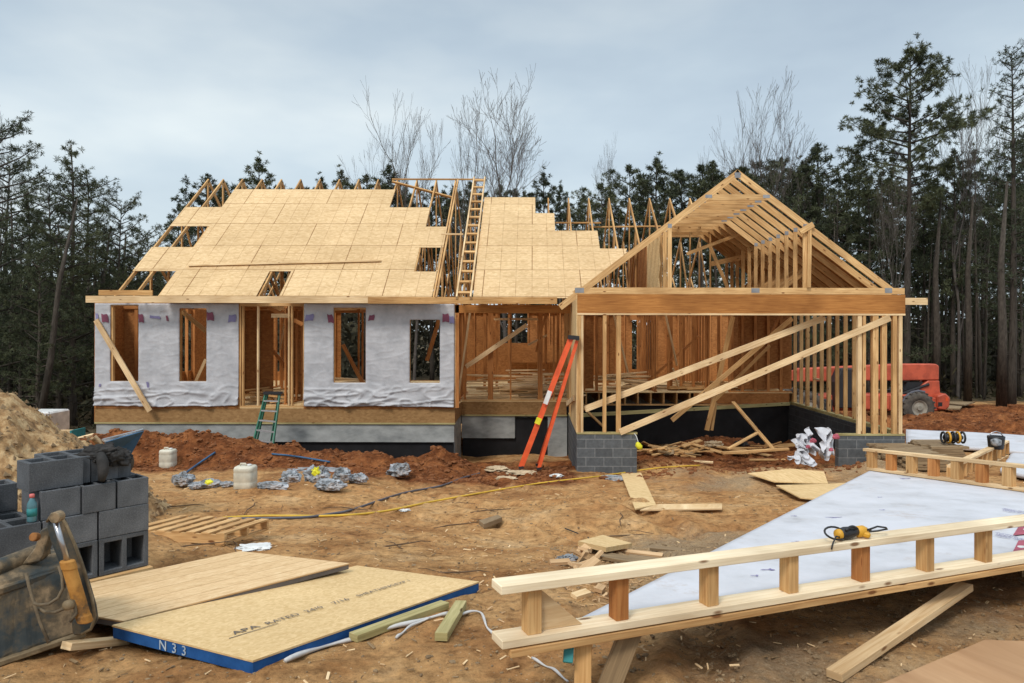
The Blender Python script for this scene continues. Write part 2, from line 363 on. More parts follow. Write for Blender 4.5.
def leafmat(name, a, b_):
    m, nt, b = newmat(name, .75, .2); tc = N(nt, 'ShaderNodeTexCoord')
    n1 = N(nt, 'ShaderNodeTexNoise', Scale=1.3, Detail=4); L(nt, tc, 'Object', n1, 'Vector'); r = ramp(nt, [(.35,a),(.65,b_)]); L(nt, n1, 0, r, 0)
    oi = N(nt, 'ShaderNodeObjectInfo'); r3 = ramp(nt, [(0,(.75,.78,.8)),(1,(1.2,1.15,1.05))]); L(nt, oi, 'Random', r3, 0)
    nt.links.new(mixc(nt, 1.0, r.outputs[0], r3.outputs[0], 'MULTIPLY'), b.inputs['Base Color']); return m
M['needle'] = leafmat('pine needles', (.034,.042,.022), (.098,.108,.056))
M['needle_far'] = leafmat('far woodland', (.030,.029,.020), (.080,.072,.046))
M['needle_dry'] = leafmat('dry forest floor brush', (.035,.036,.02), (.09,.075,.04))
M['stick'] = noisy('dead stick', [(.3,(.08,.05,.03)),(.7,(.2,.13,.08))], scale=6)
M['stone'] = noisy('stones', [(.3,(.17,.11,.06)),(.7,(.40,.28,.16))], scale=4, rand=.3)
M['clod'] = noisy('clods', [(.3,(.12,.042,.016)),(.7,(.28,.115,.045))], scale=3)
M['strap'] = flat('white strapping', (.60,.58,.56), .4)
M['ink'] = flat('stencil ink', (.14,.12,.11), .9)
soil_stains(M['wrap'], .57, .5, 1.4); soil_stains(M['wrap_wall'], .62, .35, 1.1); soil_stains(M['bag'], .5, .6, 2.5); soil_stains(M['cinder'], .6, .5, 3); soil_stains(M['white_pine'], .62, .35, 3); soil_stains(M['osb_pale'], .63, .3, 1.6); soil_stains(M['grooved'] if 'grooved' in M else M['ply'], .6, .35, 1.6)
# ================================================================ GROUND
def soil():
    m, nt, b = newmat('site soil', .97, .08); tc = N(nt, 'ShaderNodeTexCoord')
    at = N(nt, 'ShaderNodeAttribute'); at.attribute_name = 'zones'; sp = N(nt, 'ShaderNodeSeparateColor'); L(nt, at, 'Color', sp, 0)
    def no(scale, detail=6, rough_=.65, st=None):
        n = N(nt, 'ShaderNodeTexNoise', Scale=scale, Detail=detail, Roughness=rough_)
        if st: mp = N(nt, 'ShaderNodeMapping'); mp.inputs['Scale'].default_value = st; L(nt, tc, 'Object', mp, 0); L(nt, mp, 0, n, 'Vector')
        else: L(nt, tc, 'Object', n, 'Vector')
        return n
    a = no(1.1, 8); f = no(9, 8, .75); g = no(38, 5, .8)
    tan = ramp(nt, [(.28,(.22,.10,.04)),(.42,(.43,.22,.088)),(.56,(.55,.32,.14)),(.74,(.66,.44,.235))]); L(nt, a, 0, tan, 0)
    fine = ramp(nt, [(.30,(.34,.30,.27)),(.5,(.92,.90,.88)),(.7,(1.30,1.26,1.2))]); L(nt, f, 0, fine, 0)
    c = mixc(nt, 1, tan.outputs[0], fine.outputs[0], 'MULTIPLY')
    clay = ramp(nt, [(.30,(.055,.02,.010)),(.48,(.19,.066,.024)),(.62,(.32,.125,.045)),(.78,(.44,.22,.095))]); L(nt, no(2.1, 9, .7), 0, clay, 0)
    cl = mixc(nt, 1, clay.outputs[0], fine.outputs[0], 'MULTIPLY')
    e = no(.9, 6); 
    def zone(ch, k=.55):
        ad = N(nt, 'ShaderNodeMath', operation='MULTIPLY_ADD'); L(nt, e, 0, ad, 0); ad.inputs[1].default_value = 1.6; ad.inputs[2].default_value = -.8
        s = N(nt, 'ShaderNodeMath', operation='ADD'); L(nt, ad, 0, s, 0); L(nt, sp, ch, s, 1)
        mr = N(nt, 'ShaderNodeMapRange'); L(nt, s, 0, mr, 0); mr.inputs[1].default_value = .3; mr.inputs[2].default_value = .7; return mr.outputs[0]
    c = mixc(nt, zone(0), c, cl)
    gr = ramp(nt, [(.3,(.11,.085,.055)),(.5,(.28,.22,.145)),(.7,(.50,.42,.30))]); L(nt, g, 0, gr, 0)
    gv = mixc(nt, .35, gr.outputs[0], c)
    c = mixc(nt, zone(1), c, gv)
    fl = ramp(nt, [(.35,(.05,.045,.025)),(.6,(.12,.085,.05)),(.8,(.10,.12,.05))]); L(nt, no(.8, 8), 0, fl, 0)
    c = mixc(nt, zone(2), c, fl.outputs[0])
    mud = ramp(nt, [(.56,(0,)*3),(.66,(.75,)*3)]); L(nt, no(.55, 10, .72, (1,1.6,1)), 0, mud, 0)
    c = mixc(nt, mud.outputs[0], c, mixc(nt, 1, c, (.52,.47,.42), 'MULTIPLY'))
    # straw and specks
    vo = N(nt, 'ShaderNodeTexVoronoi', Scale=26.0); L(nt, tc, 'Object', vo, 'Vector'); rk = ramp(nt, [(.10,(.5,)*3),(.16,(0,)*3)]); L(nt, vo, 0, rk, 0)
    c = mixc(nt, rk.outputs[0], c, (.16,.10,.06))
    vo2 = N(nt, 'ShaderNodeTexVoronoi', Scale=17.0); L(nt, tc, 'Object', vo2, 'Vector'); rk2 = ramp(nt, [(.07,(.6,)*3),(.11,(0,)*3)]); L(nt, vo2, 0, rk2, 0)
    c = mixc(nt, rk2.outputs[0], c, (.62,.50,.34))
    nt.links.new(c, b.inputs['Base Color'])
    b1 = N(nt, 'ShaderNodeBump', Strength=.9, Distance=.05); L(nt, f, 0, b1, 'Height')
    b2 = N(nt, 'ShaderNodeBump', Strength=.8, Distance=.012); L(nt, g, 0, b2, 'Height'); L(nt, b1, 0, b2, 'Normal'); L(nt, b2, 0, b, 'Normal')
    return m
def build_ground():
    ys = [.3]
    while ys[-1] < 900:
        y = ys[-1]; ys.append(y+max(.02, y*(.0062 if y < 45 else .03)))
    ys = np.array(ys); nx = 560; t = np.linspace(-1, 1, nx)
    Y = np.repeat(ys[:,None], nx, 1); X = (t[None,:])*(Y*.86+4+.25*np.maximum(Y-60,0))
    Z = Gn(X, Y)
    # small lumps that mean something only close by
    k = np.clip(1-Y/34, 0, 1)
    Z = Z+k*(.010*rough(X,Y,13)+.007*rough(X,Y,29)+.004*rough(X,Y,61))
    # tyre ruts of a machine that crossed the yard
    for (ax_,ay_,bx_,by_,wv) in ((-2.6,15.5,1.6,6.5,.35),(-1.1,15.8,3.0,7.2,.35),(-5.5,12.6,4.5,11.2,.5),(-5.2,11.2,4.8,9.9,.5),(1.2,6.4,.6,2.2,.2)):
        dx,dy = bx_-ax_,by_-ay_; L_ = math.hypot(dx,dy); u_ = ((X-ax_)*dx+(Y-ay_)*dy)/L_; v_ = ((X-ax_)*dy-(Y-ay_)*dx)/L_+wv*np.sin(u_*.55+ax_)
        inside = sst(-.5,.8,u_)*(1-sst(L_-.8,L_+.5,u_)); r_ = np.exp(-(v_/.17)**4)
        Z = Z+inside*(-.045*r_+.03*np.exp(-((np.abs(v_)-.27)/.07)**2)+.016*r_*np.sign(np.sin(u_*22+4*np.abs(v_)*8))*np.clip(rough(X,Y,3)+.3,0,1))
    clayz = box2(X,Y,-13,.9,14.6,19,.9)*1.0+box2(X,Y,.9,8.2,17.0,28,.8)+box2(X,Y,8.5,45,21.5,44,2.0)+.25*box2(X,Y,-6,2,12,15,1)
    rs = np.random.RandomState(5)
    cm = np.clip(clayz,0,1)*(Y<45)
    Z = Z+cm*np.clip(rough(X,Y,9.0)*.5+rough(X,Y,19)*.35,-.5,.8)*.055
    gr = (sst(-.6,1.2,X-(.0*Y))*(1-sst(6.8,9.5,Y-.35*X)))*.50+.75*bump(X,Y,2.6,8.8,1.9,1.3)+.5*box2(X,Y,2,8,13.6,16,.8)
    fo = sst(43,48,Y)+box2(X,Y,-60,-13,21,60,1.5)
    n = len(ys); me = bpy.data.meshes.new('ground'); me.vertices.add(n*nx)
    me.vertices.foreach_set('co', np.stack([X,Y,Z],-1).reshape(-1).astype('f4'))
    ii = (np.arange(n-1)[:,None]*nx+np.arange(nx-1)[None,:]).reshape(-1)
    q = np.stack([ii,ii+1,ii+nx+1,ii+nx],-1).reshape(-1).astype('i4')
    me.loops.add(len(q)); me.loops.foreach_set('vertex_index', q); me.polygons.add(len(ii))
    me.polygons.foreach_set('loop_start', np.arange(len(ii),dtype='i4')*4); me.polygons.foreach_set('loop_total', np.full(len(ii),4,'i4'))
    me.polygons.foreach_set('use_smooth', np.ones(len(ii),bool)); me.update(calc_edges=True)
    ca = me.color_attributes.new('zones', 'FLOAT_COLOR', 'POINT')
    ca.data.foreach_set('color', np.stack([np.clip(clayz,0,1),np.clip(gr,0,1),np.clip(fo,0,1),np.ones_like(X)],-1).reshape(-1).astype('f4'))
    me.materials.append(soil()); o = link(bpy.data.objects.new('ground', me)); tag(o, kind='structure'); return o
build_ground()
# ================================================================ HOUSE
Z = lambda z: z+CZ
YF, YP, YB = 18.5, 20.3, 28.1      # front wall, recessed porch wall, back wall
FL, RB, FB = -1.975, -2.35, -3.6   # floor top, rim bottom, foundation bottom
PX = lambda px, Y: (px-532)/F*Y
PZ = lambda py, Y: (329-py)/F*Y
house = thing('unfinished_house', 'wood framed house under construction with sheathed roof, open garage gable and white house wrap', 'house', (-3, YF, Z(FB)))
XL, XJ, XG, XR, YG, YK = PX(95,YF), PX(455,YF), 1.0, 8.27, 16.4, 23.2
# --- foundation
f = part('foundation', MB().box(XL+.02, XJ-.02, YF+.03, YF+.23, Z(-2.84), Z(RB)-.04), M['parge'], house, label='grey parged foundation wall under the wrapped front wall')
part('footing', MB().box(XL+.05, XJ-.05, YF+.10, YF+.22, Z(FB), Z(-2.842)).box(XJ+.02, XG-.02, YP+.12, YP+.22, Z(FB), Z(-3.002)), M['tar'], house, label='black waterproofed footing below the grey foundation')  # black colour puts the trench gap's darkness under the foundation
f = part('foundation', MB().box(XJ-.22, XJ-.021, YF+.231, YP+.05, Z(FB), Z(RB)-.04), M['parge'], house)
f = part('foundation', MB().box(XJ, PX(515,YP), YP+.03, YP+.23, Z(-3.0), Z(RB)-.04).box(PX(515,YP)+.001, PX(548,YP), YP+.20, YP+.24, Z(FB), Z(RB)-.04).box(PX(548,YP)+.001, XG-.03, YP+.03, YP+.23, Z(FB), Z(RB)-.04), [M['parge']], house, label='recessed foundation wall with dark opening')
part('foundation_opening', MB().box(PX(516,YP), PX(547,YP), YP+.1, YP+.19, Z(FB), Z(RB)-.1), M['tar'], house)  # solid black slab painting the darkness inside the opening
part('foundation', MB().box(XL+.02, XL+.22, YF+.231, YB, Z(FB), Z(RB)-.04).box(XL+.02, XR, YB+.001, YB+.2, Z(FB), Z(RB)-.04), M['parge'], house, label='side and rear foundation walls')
mb = MB()
mb.box(XG+.21, XR-.21, YK+.05, YK+.25, Z(FB), Z(RB)-.04); part('crawl_space_wall', mb, M['tar'], house)
def uvbox(x0,x1,y0,y1,z0,z1):
    m = MB(); v = [(x0,y0,z0),(x1,y0,z0),(x1,y1,z0),(x0,y1,z0),(x0,y0,z1),(x1,y0,z1),(x1,y1,z1),(x0,y1,z1)]
    fs = [(0,1,5,4),(1,2,6,5),(2,3,7,6),(3,0,4,7),(4,5,6,7),(3,2,1,0)]
    uv = []
    for fc in fs[:4]: uv.append([(v[k][0]+v[k][1], v[k][2]) for k in fc])
    for fc in fs[4:]: uv.append([(v[k][0], v[k][1]) for k in fc])
    return m.add(v, fs, uv)
part('block_stem_wall', uvbox(XG, 2.33, YG, YG+.2, Z(-3.75), Z(-2.33)), M['blockwall'], house, label='grey block stem wall left of the garage opening')
part('block_stem_wall', uvbox(XG, XG+.2, YG+.203, YP, Z(-3.7), Z(-2.33)), M['blockwall'], house)
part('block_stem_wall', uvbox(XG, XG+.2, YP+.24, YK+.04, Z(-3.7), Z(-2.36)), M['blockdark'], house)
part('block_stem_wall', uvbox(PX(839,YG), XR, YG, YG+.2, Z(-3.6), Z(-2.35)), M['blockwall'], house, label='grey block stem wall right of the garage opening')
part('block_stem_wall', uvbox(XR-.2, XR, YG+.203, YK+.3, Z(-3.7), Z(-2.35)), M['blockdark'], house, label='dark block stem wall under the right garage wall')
# --- rim, sill and floor
part('rim_board', MB().box(XL, XJ, YF, YF+.03, Z(RB), Z(FL)-.02), M['rim'], house)
part('rim_board', MB().box(XJ-.03, XJ, YF+.031, YP-.001, Z(RB), Z(FL)-.02), M['rim'], house)
part('rim_board', MB().box(XJ+.001, XG-.05, YP, YP+.03, Z(RB), Z(FL)-.02), M['rim'], house)
part('sill_plate', MB().box(XL-.005, XJ+.005, YF-.01, YF+.13, Z(RB)-.039, Z(RB)-.001), M['treated'], house)
part('sill_plate', MB().box(XJ+.006, XG-.03, YP-.01, YP+.13, Z(RB)-.039, Z(RB)-.001), M['treated'], house)
part('sill_plate', MB().box(XG+.22, XR-.2, YK, YK+.14, Z(RB)-.039, Z(RB)), M['stud'], house)
def plate_poly(pts, z0, z1): return MB().prism([(x,y,z0) for x,y in pts], (0,0,z1-z0))
part('subfloor', plate_poly([(XL,YF+.001),(XJ,YF+.001),(XJ,YP),(XG+.2,YP),(XG+.2,YK),(XR-.1,YK),(XR-.1,YB),(XL,YB)], Z(FL)-.02, Z(FL)), M['osb_pale'], house)
for i in range(18):
    x = XG+.3+i*.406
    part('floor_joist', MB().box(x-.022, x+.022, YK+.005, YB-.1, Z(RB)+.002, Z(FL)-.022), M['truss'], house)
part('joist_end_panel', MB().box(XR-3.2, XR-.2, YK-.012, YK+.003, Z(RB)+.02, Z(FL)-.022), M['osb'], house)
# --- walls with individual studs
SN = [0]; REST = MB()
def frame_wall(name, mat=None, label=None):
    o = link(bpy.data.objects.new(name, None), house); o.location = (0,0,0)
    if label: o['label'] = label
    return o
def stud(wall, x0, x1, y0, y1, z0, z1, mat='stud'):
    if SN[0] < 97:
        part('stud', MB().box(x0,x1,y0,y1,z0,z1), M[mat], wall); SN[0] += 1
    else: REST.box(x0,x1,y0,y1,z0,z1)
def sub(wall, name, mb, mat='stud'): return part(name, mb, M[mat], wall)
TOPF = .60
# garage front (largest in view first)
w = frame_wall('garage_front_wall')
zb, zt = Z(-2.29), Z(.315)
sub(w, 'bottom_plate', MB().box(XG-.005, 2.34, YG-.01, YG+.135, Z(-2.329), Z(-2.29)), 'treated')
sub(w, 'bottom_plate', MB().box(PX(838,YG), XR+.005, YG-.01, YG+.135, Z(-2.349), Z(-2.311)), 'treated')
sub(w, 'header', MB().box(XG, XR, YG-.005, YG+.085, Z(.355), Z(.775)), 'lvl')
sub(w, 'top_plate', MB().box(XG, XR, YG-.012, YG+.13, Z(.316), Z(.354)), 'pale')
for a, b_, m_ in ((1.0,1.04,'stud'),(1.045,1.085,'stud'),(1.09,1.14,'pale'),(PX(603,YG),PX(606.5,YG),'stud'),(PX(616.5,YG),PX(621,YG),'stud')):
    stud(w, a, b_, YG, YG+.09, zb, zt, m_)
for a, b_, m_ in ((858,862,'pale'),(863,866,'stud'),(873,878.5,'stud'),(882,887,'stud'),(893,897,'stud'),(899,902.5,'pale')):
    stud(w, PX(a,YG), PX(b_,YG), YG, YG+.09, Z(-2.31), zt, m_)
# garage right wall: 16 inch studs, two low openings
w = frame_wall('garage_right_wall')
sub(w, 'bottom_plate', MB().box(XR-.14, XR, YG+.14, YK+.2, Z(-2.349), Z(-2.27)), 'treated')
sub(w, 'top_plate', MB().box(XR-.14, XR, YG+.14, YK+.2, Z(.70), Z(.776)), 'stud')
y = YG+.32
while y < YK+.1:
    k = round((y-YG)/.53)
    for dy in ((0,.045) if k in (3,8,11) else (0,)):
        stud(w, XR-.105, XR-.005, y+dy, y+dy+.038, Z(-2.269), Z(.699))
    y += .53
for a, c in ((1,3),(8,10)):
    sub(w, 'window_sill', MB().box(XR-.10, XR-.01, YG+.32+a*.53+.04, YG+.32+(c-1)*.53-.01, Z(-1.45), Z(-1.41)), 'pale')
# garage left wall, sheathed outside
w = frame_wall('garage_left_wall')
sub(w, 'bottom_plate', MB().box(XG, XG+.14, YG+.14, YP, Z(-2.329), Z(-2.29)), 'treated')
sub(w, 'sheathing', MB().box(XG-.014, XG-.001, YG+.0, YG+2.3, Z(-2.3), Z(.76)), 'osb_pale')
y = YG+.45
while y < YK: stud(w, XG+.001, XG+.13, y, y+.038, Z(-2.289 if y < YP else FL), Z(.74)); y += .61
sub(w, 'top_plate', MB().box(XG, XG+.13, YG+.14, YK, Z(.741), Z(.776)))
# front wall left part
w = frame_wall('front_wall')
sub(w, 'bottom_plate', MB().box(XL, XJ, YF+.0, YF+.09, Z(FL), Z(FL)+.04), 'stud')
sub(w, 'top_plate', MB().box(XL, XJ, YF+.0, YF+.09, Z(TOPF-.04), Z(TOPF+.04)), 'stud')
def xs_(a): return PX(a, YF)
OPEN = [(111,139,306,382),(180,207,309,382),(240.5,303,303,405),(334,366,308,383),(410,440,320,383)]
for px in (95,97.6,110,111.5,139,141,154,168,178.5,207,209,222,237,239.5,242,257,288,291,303,306,320,332.5,366,380,394,408.5,440,442,448,452.5):
    stud(w, xs_(px), xs_(px)+.038, YF+.001, YF+.09, Z(FL)+.041, Z(TOPF-.041), 'pale' if px in (257,237,288) else 'stud')
for a,b_,c,d in OPEN:
    if b_-a < 50:
        sub(w, 'window_sill', MB().box(xs_(a), xs_(b_), YF, YF+.09, Z(PZ(d,YF))-.038, Z(PZ(d,YF))), 'pale')
        sub(w, 'header', MB().box(xs_(a), xs_(b_), YF+.002, YF+.085, Z(PZ(c,YF)), Z(TOPF-.042)), 'lvl')
sub(w, 'header', MB().box(xs_(267), xs_(288), YF+.3, YF+.34, Z(PZ(318,YF)), Z(PZ(314,YF))), 'pale')
# sheathing with openings, then wrap
def panel_with_holes(x0, x1, z0, z1, holes, fn, t0, t1, nu=None, nv=None):
    us = sorted(set([x0,x1]+[h[0] for h in holes]+[h[1] for h in holes]+(list(np.arange(x0,x1,nu)) if nu else [])))
    vs = sorted(set([z0,z1]+[h[2] for h in holes]+[h[3] for h in holes]+(list(np.arange(z0,z1,nv)) if nv else [])))
    key = [x0,x1]+[h[0] for h in holes]+[h[1] for h in holes]; kv = [z0,z1]+[h[2] for h in holes]+[h[3] for h in holes]
    us = [u for u in us if u in key or min(abs(u-k) for k in key) > .02]; vs = [v for v in vs if v in kv or min(abs(v-k) for k in kv) > .02]
    def solid(i,j):
        cx, cy = (us[i]+us[i+1])/2, (vs[j]+vs[j+1])/2
        return not any(h[0] < cx < h[1] and h[2] < cy < h[3] for h in holes)
    return MB().cells(us, vs, solid, fn, t0, t1)
HS = [(xs_(a), xs_(b_), PZ(d,YF), PZ(c,YF)) for a,b_,c,d in OPEN]
for (xa, xb, hs) in ((xs_(95), xs_(239.5), HS[:2]), (xs_(304), xs_(455), HS[3:])):
    sub(w, 'sheathing', panel_with_holes(xa, xb, FL-.03, TOPF+.03, hs, lambda u,v,t: V((u, YF-t, Z(v))), .001, .013), 'osb')
    def wr(u, v, t, xa=xa, xb=xb):
        lo = max(0, 1-(v-FL)/.62); hi = max(0,(v-TOPF+.25)/.25)
        n = mn.noise(V((u*1.4, v*5.5, 3.1))); n2 = mn.noise(V((u*.8+9, v*.9, 1))); n3 = mn.noise(V((u*4, v*14, 7.7)))
        rg = max(0, 1-4.2*abs(mn.noise(V((u*.95+v*.5, v*6.0+.7*math.sin(u*.9), 4.4)))))**1.5; rg2 = max(0, 1-5*abs(mn.noise(V((u*2.3-v*2, v*4.2+u*.8, 8.1)))))**2
        off = .020+.010*n2+.006*max(0,n3)+.008*rg2+(lo**.8)*(.02+.075*rg+.045*rg2+.02*abs(n))+.012*hi*rg
        sag = .05*mn.noise(V((u*.9, 2, 2)))*lo
        return V((u+.03*mn.noise(V((v*1.5,u*.3,1)))*lo, YF-off-t, Z(v-sag)))
    hs2 = [(a+.0,b_-.0,c,d) for a,b_,c,d in hs]
    o = part('house_wrap', panel_with_holes(xa+.01, xb-.01, FL+.035, TOPF+.02, hs2, wr, 0, .003, .035, .025), M['wrap_wall'], house, smooth=True, label='white house wrap with loose wrinkled bottom edge')
# violet and red print patches on the wrap
for (px,py,wd,hg,mm) in ((106,319,7,9,'maroon_print'),(142,319,5,9,'maroon_print'),(156,318,11,3,'blue_print'),(168,319,2,6,'maroon_print'),(211,317,7,9,'maroon_print'),(233,319,8,8,'blue_print'),(310,318,9,7,'blue_print'),(331,319,6,9,'maroon_print'),(372,318,6,6,'maroon_print'),(446,318,7,9,'maroon_print'),(452,320,5,8,'blue_print'),(149,386,2.5,8,'blue_print'),(101,386,2,3,'blue_print'),(98,317,2.5,6,'blue_print')):
    x = xs_(px); z = Z(PZ(py,YF)); wd *= .025/2; hg *= .025/2; sk = .2*math.sin(px)
    pts = [(x+a_*wd+b2*hg*sk, YF-.050, z+b2*hg+a_*wd*sk*.6) for a_,b2 in ((-1,-1),(-.1,-.8),(.9,-1),(1,.3),(.7,1),(-.3,.75),(-.9,.95))]
    part('wrap_print', MB().prism(pts, (0,.006,0)), M[mm], house)
# left end wall and back wall
w = frame_wall('left_end_wall')
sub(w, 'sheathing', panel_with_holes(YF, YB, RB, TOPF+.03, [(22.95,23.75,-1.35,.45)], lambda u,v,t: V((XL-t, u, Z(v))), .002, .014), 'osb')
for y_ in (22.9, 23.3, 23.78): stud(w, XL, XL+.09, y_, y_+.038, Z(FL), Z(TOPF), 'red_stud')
w = frame_wall('back_wall')
def pb(a): return PX(a, YB)
BH = [(pb(341),pb(377),FL+.02,PZ(312,YB)),(pb(402),pb(446),FL+.02,PZ(312,YB)),(pb(179),pb(194),PZ(372,YB),PZ(308,YB)),(pb(500),pb(528),PZ(343,YB),PZ(310,YB)),
      (pb(632),pb(641),PZ(369,YB),PZ(320,YB)),(pb(646),pb(652),PZ(369,YB),PZ(320,YB)),(pb(741),pb(745),PZ(352,YB),PZ(312,YB)),(pb(276),pb(284),PZ(372,YB),PZ(312,YB))]
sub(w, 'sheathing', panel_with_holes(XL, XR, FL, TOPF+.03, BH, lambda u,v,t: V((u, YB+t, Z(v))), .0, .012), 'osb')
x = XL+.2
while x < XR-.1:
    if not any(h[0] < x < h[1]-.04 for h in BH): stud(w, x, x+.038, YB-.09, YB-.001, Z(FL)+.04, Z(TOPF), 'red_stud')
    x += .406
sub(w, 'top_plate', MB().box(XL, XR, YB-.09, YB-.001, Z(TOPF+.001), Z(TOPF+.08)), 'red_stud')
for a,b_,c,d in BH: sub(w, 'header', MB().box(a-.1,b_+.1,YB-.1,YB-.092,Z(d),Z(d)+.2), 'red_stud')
# partitions with boarded faces
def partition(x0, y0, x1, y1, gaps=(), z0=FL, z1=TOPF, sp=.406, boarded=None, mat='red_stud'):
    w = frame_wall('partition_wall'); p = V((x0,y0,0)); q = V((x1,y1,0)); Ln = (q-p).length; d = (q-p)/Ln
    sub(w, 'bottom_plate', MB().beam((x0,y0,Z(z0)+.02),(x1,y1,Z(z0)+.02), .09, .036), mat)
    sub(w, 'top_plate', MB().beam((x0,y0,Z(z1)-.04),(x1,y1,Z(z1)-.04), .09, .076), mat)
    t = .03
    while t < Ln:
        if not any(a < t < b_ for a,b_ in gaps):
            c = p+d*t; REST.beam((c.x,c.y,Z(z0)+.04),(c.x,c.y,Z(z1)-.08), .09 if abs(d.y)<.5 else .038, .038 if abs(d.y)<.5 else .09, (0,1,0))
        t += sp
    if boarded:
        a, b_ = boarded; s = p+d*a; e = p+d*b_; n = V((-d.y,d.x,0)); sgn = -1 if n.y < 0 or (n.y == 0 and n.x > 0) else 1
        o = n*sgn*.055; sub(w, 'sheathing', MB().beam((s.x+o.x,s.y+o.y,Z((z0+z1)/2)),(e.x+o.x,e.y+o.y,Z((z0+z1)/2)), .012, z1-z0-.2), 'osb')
partition(PX(105,19.8), 19.8, PX(143,19.8), 19.8, boarded=(0.0,1.35))
partition(-8.6, 19.6, -8.6, 25.5, gaps=((2.0,3.0),)); partition(-8.2, 24.2, -4.9, 24.2, gaps=((.8,2.9),), boarded=(.1,.8))
partition(PX(242,20.4), 20.4, PX(268,20.4), 20.4, boarded=(0,.85)); partition(PX(291,21), 21, PX(303,21), 21, boarded=(0,.45))
partition(-6.4, 19.2, -6.3, 22); partition(-5.3, 22.6, -5.0, 27.6)
partition(XJ-.1, YF+.1, XJ-.1, 23.0, boarded=None); partition(-1.6, 24.6, 1.1, 24.6, gaps=((1.0,1.9),)); partition(.2, YP+.2, .2, 26, gaps=((2,3),))
partition(2.2, 25.8, 3.0, 25.8, boarded=(.1,.7)); partition(6.2, YK+.12, XR-.1, YK+.12, boarded=(.3,2.0)); partition(4.4, 24.0, 6.2, 24.0); partition(4.6, 24.6, 8.1, 24.6, gaps=((1.3,1.9),), boarded=(2.0,3.5)); partition(3.9, YK+.1, 3.9, 27.5); partition(1.2, YK+.15, 2.3, YK+.15, boarded=(.2,.75)); partition(5.6, YK+.2, 5.6, 27)
part('knee_wall_panel', MB().box(PX(505,YB-.4), PX(560,YB-.4), YB-.4, YB-.388, Z(PZ(362,YB)), Z(PZ(345,YB))), M['osb'], house)
# porch bay
w = frame_wall('porch_wall')
yp = YP
sub(w, 'bottom_plate', MB().box(XJ+.01, XG-.05, yp, yp+.09, Z(FL), Z(FL)+.04))
for px, wd, mm in ((459,.06,'pale'),(464,.05,'stud'),(488,.14,'stud'),(510,.04,'red_stud'),(538,.13,'stud'),(553,.05,'red_stud')):
    stud(w, PX(px,yp), PX(px,yp)+wd, yp+.001, yp+.09, Z(FL)+.041, Z(.62), mm)
sub(w, 'header', MB().box(PX(488,yp), PX(544,yp), yp+.0, yp+.08, Z(.50), Z(.60)), 'truss')
sub(w, 'header', MB().box(PX(492,yp)+.05, PX(538,yp), yp+.01, yp+.07, Z(.24), Z(.30)), 'pale')
sub(w, 'sheathing', MB().box(XJ+.002, XJ+.014, YF+.0, YF+.55, Z(FL), Z(.62)), 'osb_pale')
stud(w, XJ+.016, XJ+.10, YF, YF+.09, Z(FL), Z(.62), 'pale')
# fascia / eave beams
YE = 18.0
part('fascia', MB().box(PX(86,YE), PX(368,YE), YE-.02, YE+.02, Z(.62), Z(.785)), M['pale'], house)
part('fascia', MB().box(PX(368,YE)+.002, PX(557,YE), YE-.02, YE+.02, Z(.61), Z(.775)), M['truss'], house)
part('soffit_ledger', MB().box(PX(96,YE), PX(150,YE), YE+.1, YE+.14, Z(.80), Z(.93)), M['truss'], house)
part('porch_beam', MB().box(XJ, .95, YF, YF+.08, Z(.40), Z(.60)), M['lvl'], house)
part('outrigger', MB().box(XR+.005, XR+.66, YG+.3, YG+.34, Z(.565), Z(.72)), M['pale'], house)
# --- main roof trusses
ZE, SL = .73, .75
def zr(Y): return ZE+SL*(Y-YE)
def truss_main(x, yr, ystart=YE, low=False):
    yb = 2*yr-YE; m = MB(); zz = lambda y: zr(y) if y <= yr else zr(2*yr-y)
    c = .045; dv = V((0,1,SL)).normalized(); nv = V((0,-SL,1)).normalized()*c
    m.beam(V((x,ystart,Z(zz(ystart))))-nv, V((x,yr,Z(zr(yr))))-nv, .038, .09)
    m.beam(V((x,yb,Z(ZE)))+V((0,-.03,-.05)), V((x,yr+.02,Z(zr(yr))-.02))-V((0,.03,.03)), .038, .09)
    if not low: m.beam((x+.001,max(YF,ystart),Z(.68)),(x+.001,YB,Z(.68)), .036, .088)
    else: m.beam((x+.001,ystart,Z(.83)),(x+.001,YB,Z(.83)), .036, .088)
    zb_ = .70; h = yr-YE
    P = lambda y, z: (x+.002, y, Z(z))
    for a, b_ in (((yr-.02,zb_),(yr-.02,zr(yr)-.1)),((yr-h*.33,zb_),(yr-h*.33,zz(yr-h*.33)-.1)),((yr+h*.33,zb_),(yr+h*.33,zz(yr+h*.33)-.1)),
                  ((yr,zb_),(yr-h*.33,zz(yr-h*.33)-.08)),((yr,zb_),(yr+h*.33,zz(yr+h*.33)-.08)),((yr-h*.33,zb_),(yr-h*.66,zz(yr-h*.66)-.06)),
                  ((yr+h*.33,zb_),(yr+h*.66,zz(yr+h*.66)-.06)),((yr-h*.66,zb_),(yr-h*.66,zz(yr-h*.66)-.08))):
        if min(a[0],b_[0]) < ystart: continue
        m.beam(P(*a), P(*b_), .034, .075)
    return part('roof_truss', m, M['truss'], house)
x = -10.2; k = 0
while x < -1.5: truss_main(x, 23.3); k += 1; x = -10.2+.61*k-(.14 if k else 0)
x = -1.35
for k in range(12):
    xx = x+.61*k
    truss_main(xx, 22.3, ystart=max(YE, min(20.9, YE+(xx-.80)*1.0) if xx > .8 else YE) if xx < 3.6 else 20.9, low=xx > 1.2)
